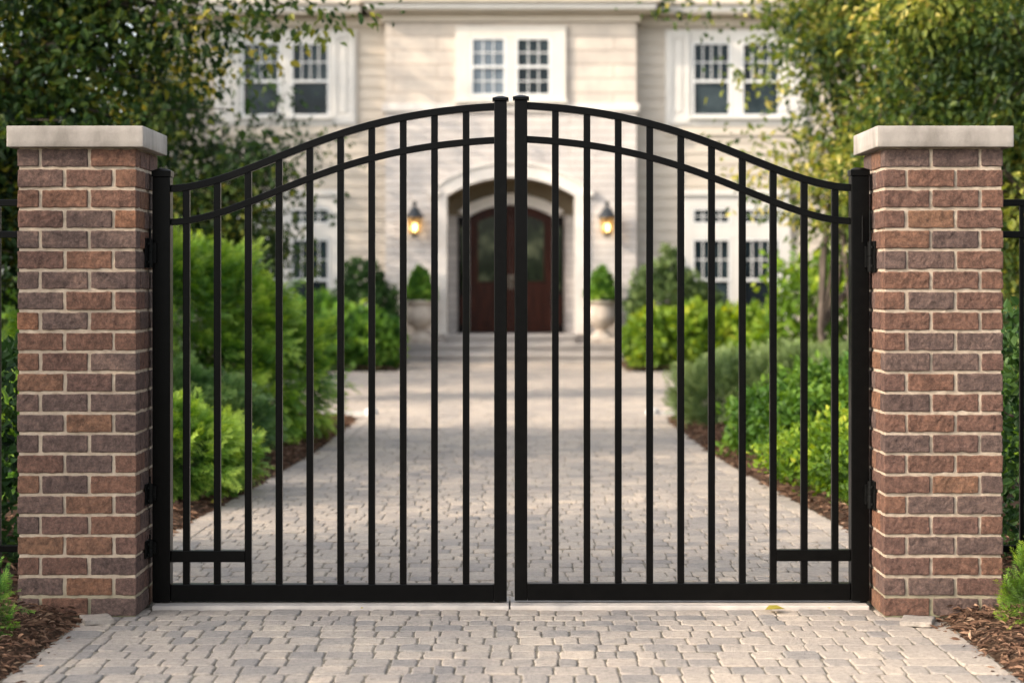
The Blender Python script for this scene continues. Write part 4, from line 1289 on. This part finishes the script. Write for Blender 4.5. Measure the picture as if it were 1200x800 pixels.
tree('leafy_tree', 'yellow green leafy tree behind the right brick pillar', (4.7, 15.4, 0),
     [(4.2, 15.4, 3.1, 1.2, 1.2, 1.1), (3.4, 15.5, 3.25, .85, .9, .6), (4.0, 15.4, 2.1, 1.0, 1.0, .9), (3.1, 15.6, 2.35, .5, .6, .5)], 'tree_right', 125, 190, .072, spread=.22, trunk_r=.12, fork=1.2, tone0=.46, tone_var=.44)
# darker trees further back on both sides
for (x, y, h_, r_, label) in ((-8.9, 25.0, 6.5, 2.4, 'tall dark tree far left beyond the wispy young tree'), (-10.5, 31.5, 10.5, 3.2, 'tallest dark tree at the left corner of the house'),
                              (7.6, 26.5, 6.5, 2.3, 'dark tree beyond the right pillar'), (9.6, 33.0, 8.0, 2.8, 'dark tree at the right corner of the house')):
    tree('background_tree', label, (x, y, 0), [(x, y, h_ * .62, r_, r_, h_ * .36), (x - .5, y, h_ * .30, r_ * .9, r_ * .9, h_ * .24), (x + .6, y - .5, h_ * .42, r_ * .8, r_ * .8, h_ * .25)], 'tree_dark', 120, 180, .15, spread=.5, trunk_r=.2, fork=h_ * .25, tone0=.5, tone_var=.3, group='dark trees beside the house')
# trees just outside the frame on the sunny side: they shade the drive
SHADE = [(-6.2, 6.2, [(-5.9, 6.6, 3.2, 1.4, 1.5, .9), (-5.9, 5.0, 3.1, 1.1, .9, .75), (-5.2, 8.0, 3.2, 1.0, 1.2, .8)], 80, 'spreading tree left of the front paving'),
         (-6.6, 10.8, [(-6.4, 10.4, 4.0, 1.5, 1.6, 1.1), (-5.6, 12.0, 3.0, 1.0, 1.0, .8)], 28, 'spreading tree left of the drive')]
for (x, y, bl, nc, label) in SHADE:
    tree('shade_tree', label, (x, y, 0), bl, 'tree_left', nc, 150, .10, spread=.33, trunk_r=.15, fork=1.8, tone0=.4, tone_var=.25, group='trees left of the drive')

# ------------------------------------------------------------------ CAMERA
cam = bpy.data.cameras.new('camera')
co = bpy.data.objects.new('camera', cam)
col.objects.link(co)
co.location = (0, 0, 1.30)
co.rotation_euler = (PI / 2, 0, 0)
cam.sensor_fit = 'HORIZONTAL'
cam.sensor_width = 36.0
cam.lens = 36.0 * 2340 / 1200
cam.shift_y = -67 / 1200
cam.clip_start = .1
cam.clip_end = 1000
cam.dof.use_dof = True
cam.dof.focus_distance = 8.02
cam.dof.aperture_fstop = cam.lens / 1000 / .029
cam.dof.aperture_blades = 0
scn.camera = co

# ------------------------------------------------------------------ LIGHT
sun_dir = Vector((-.80, -.35, .50)).normalized()
el = math.asin(sun_dir.z)
world = bpy.data.worlds.new('World')
scn.world = world
world.use_nodes = True
nt = world.node_tree
bg = nt.nodes['Background']
sky = nt.nodes.new('ShaderNodeTexSky')
sky.sky_type = 'NISHITA'
sky.sun_disc = False
sky.sun_elevation = el
sky.sun_rotation = math.atan2(sun_dir.x, sun_dir.y)
sky.air_density = 1.0
sky.dust_density = 3.0
sky.ozone_density = 0.6
hs = nt.nodes.new('ShaderNodeHueSaturation')
hs.inputs['Saturation'].default_value = 0.40
hs.inputs['Value'].default_value = 3.3
nt.links.new(sky.outputs['Color'], hs.inputs['Color'])
nt.links.new(hs.outputs['Color'], bg.inputs['Color'])
bg.inputs['Strength'].default_value = .15
sl = bpy.data.lights.new('sun', 'SUN')
sl.energy = 5.0
sl.angle = math.radians(.53)
sl.color = (1.0, .84, .66)
so = bpy.data.objects.new('sun', sl)
col.objects.link(so)
so.location = (-20, -8, 14)
so.rotation_euler = (-sun_dir).to_track_quat('-Z', 'Y').to_euler()

scn.view_settings.view_transform = 'Standard'
scn.view_settings.look = 'None'
scn.view_settings.exposure = 0
scn.view_settings.gamma = 1
scn.render.engine = 'CYCLES'
scn.cycles.max_bounces = 8
scn.cycles.transparent_max_bounces = 12
scn.cycles.use_denoising = True
scn.cycles.use_adaptive_sampling = True
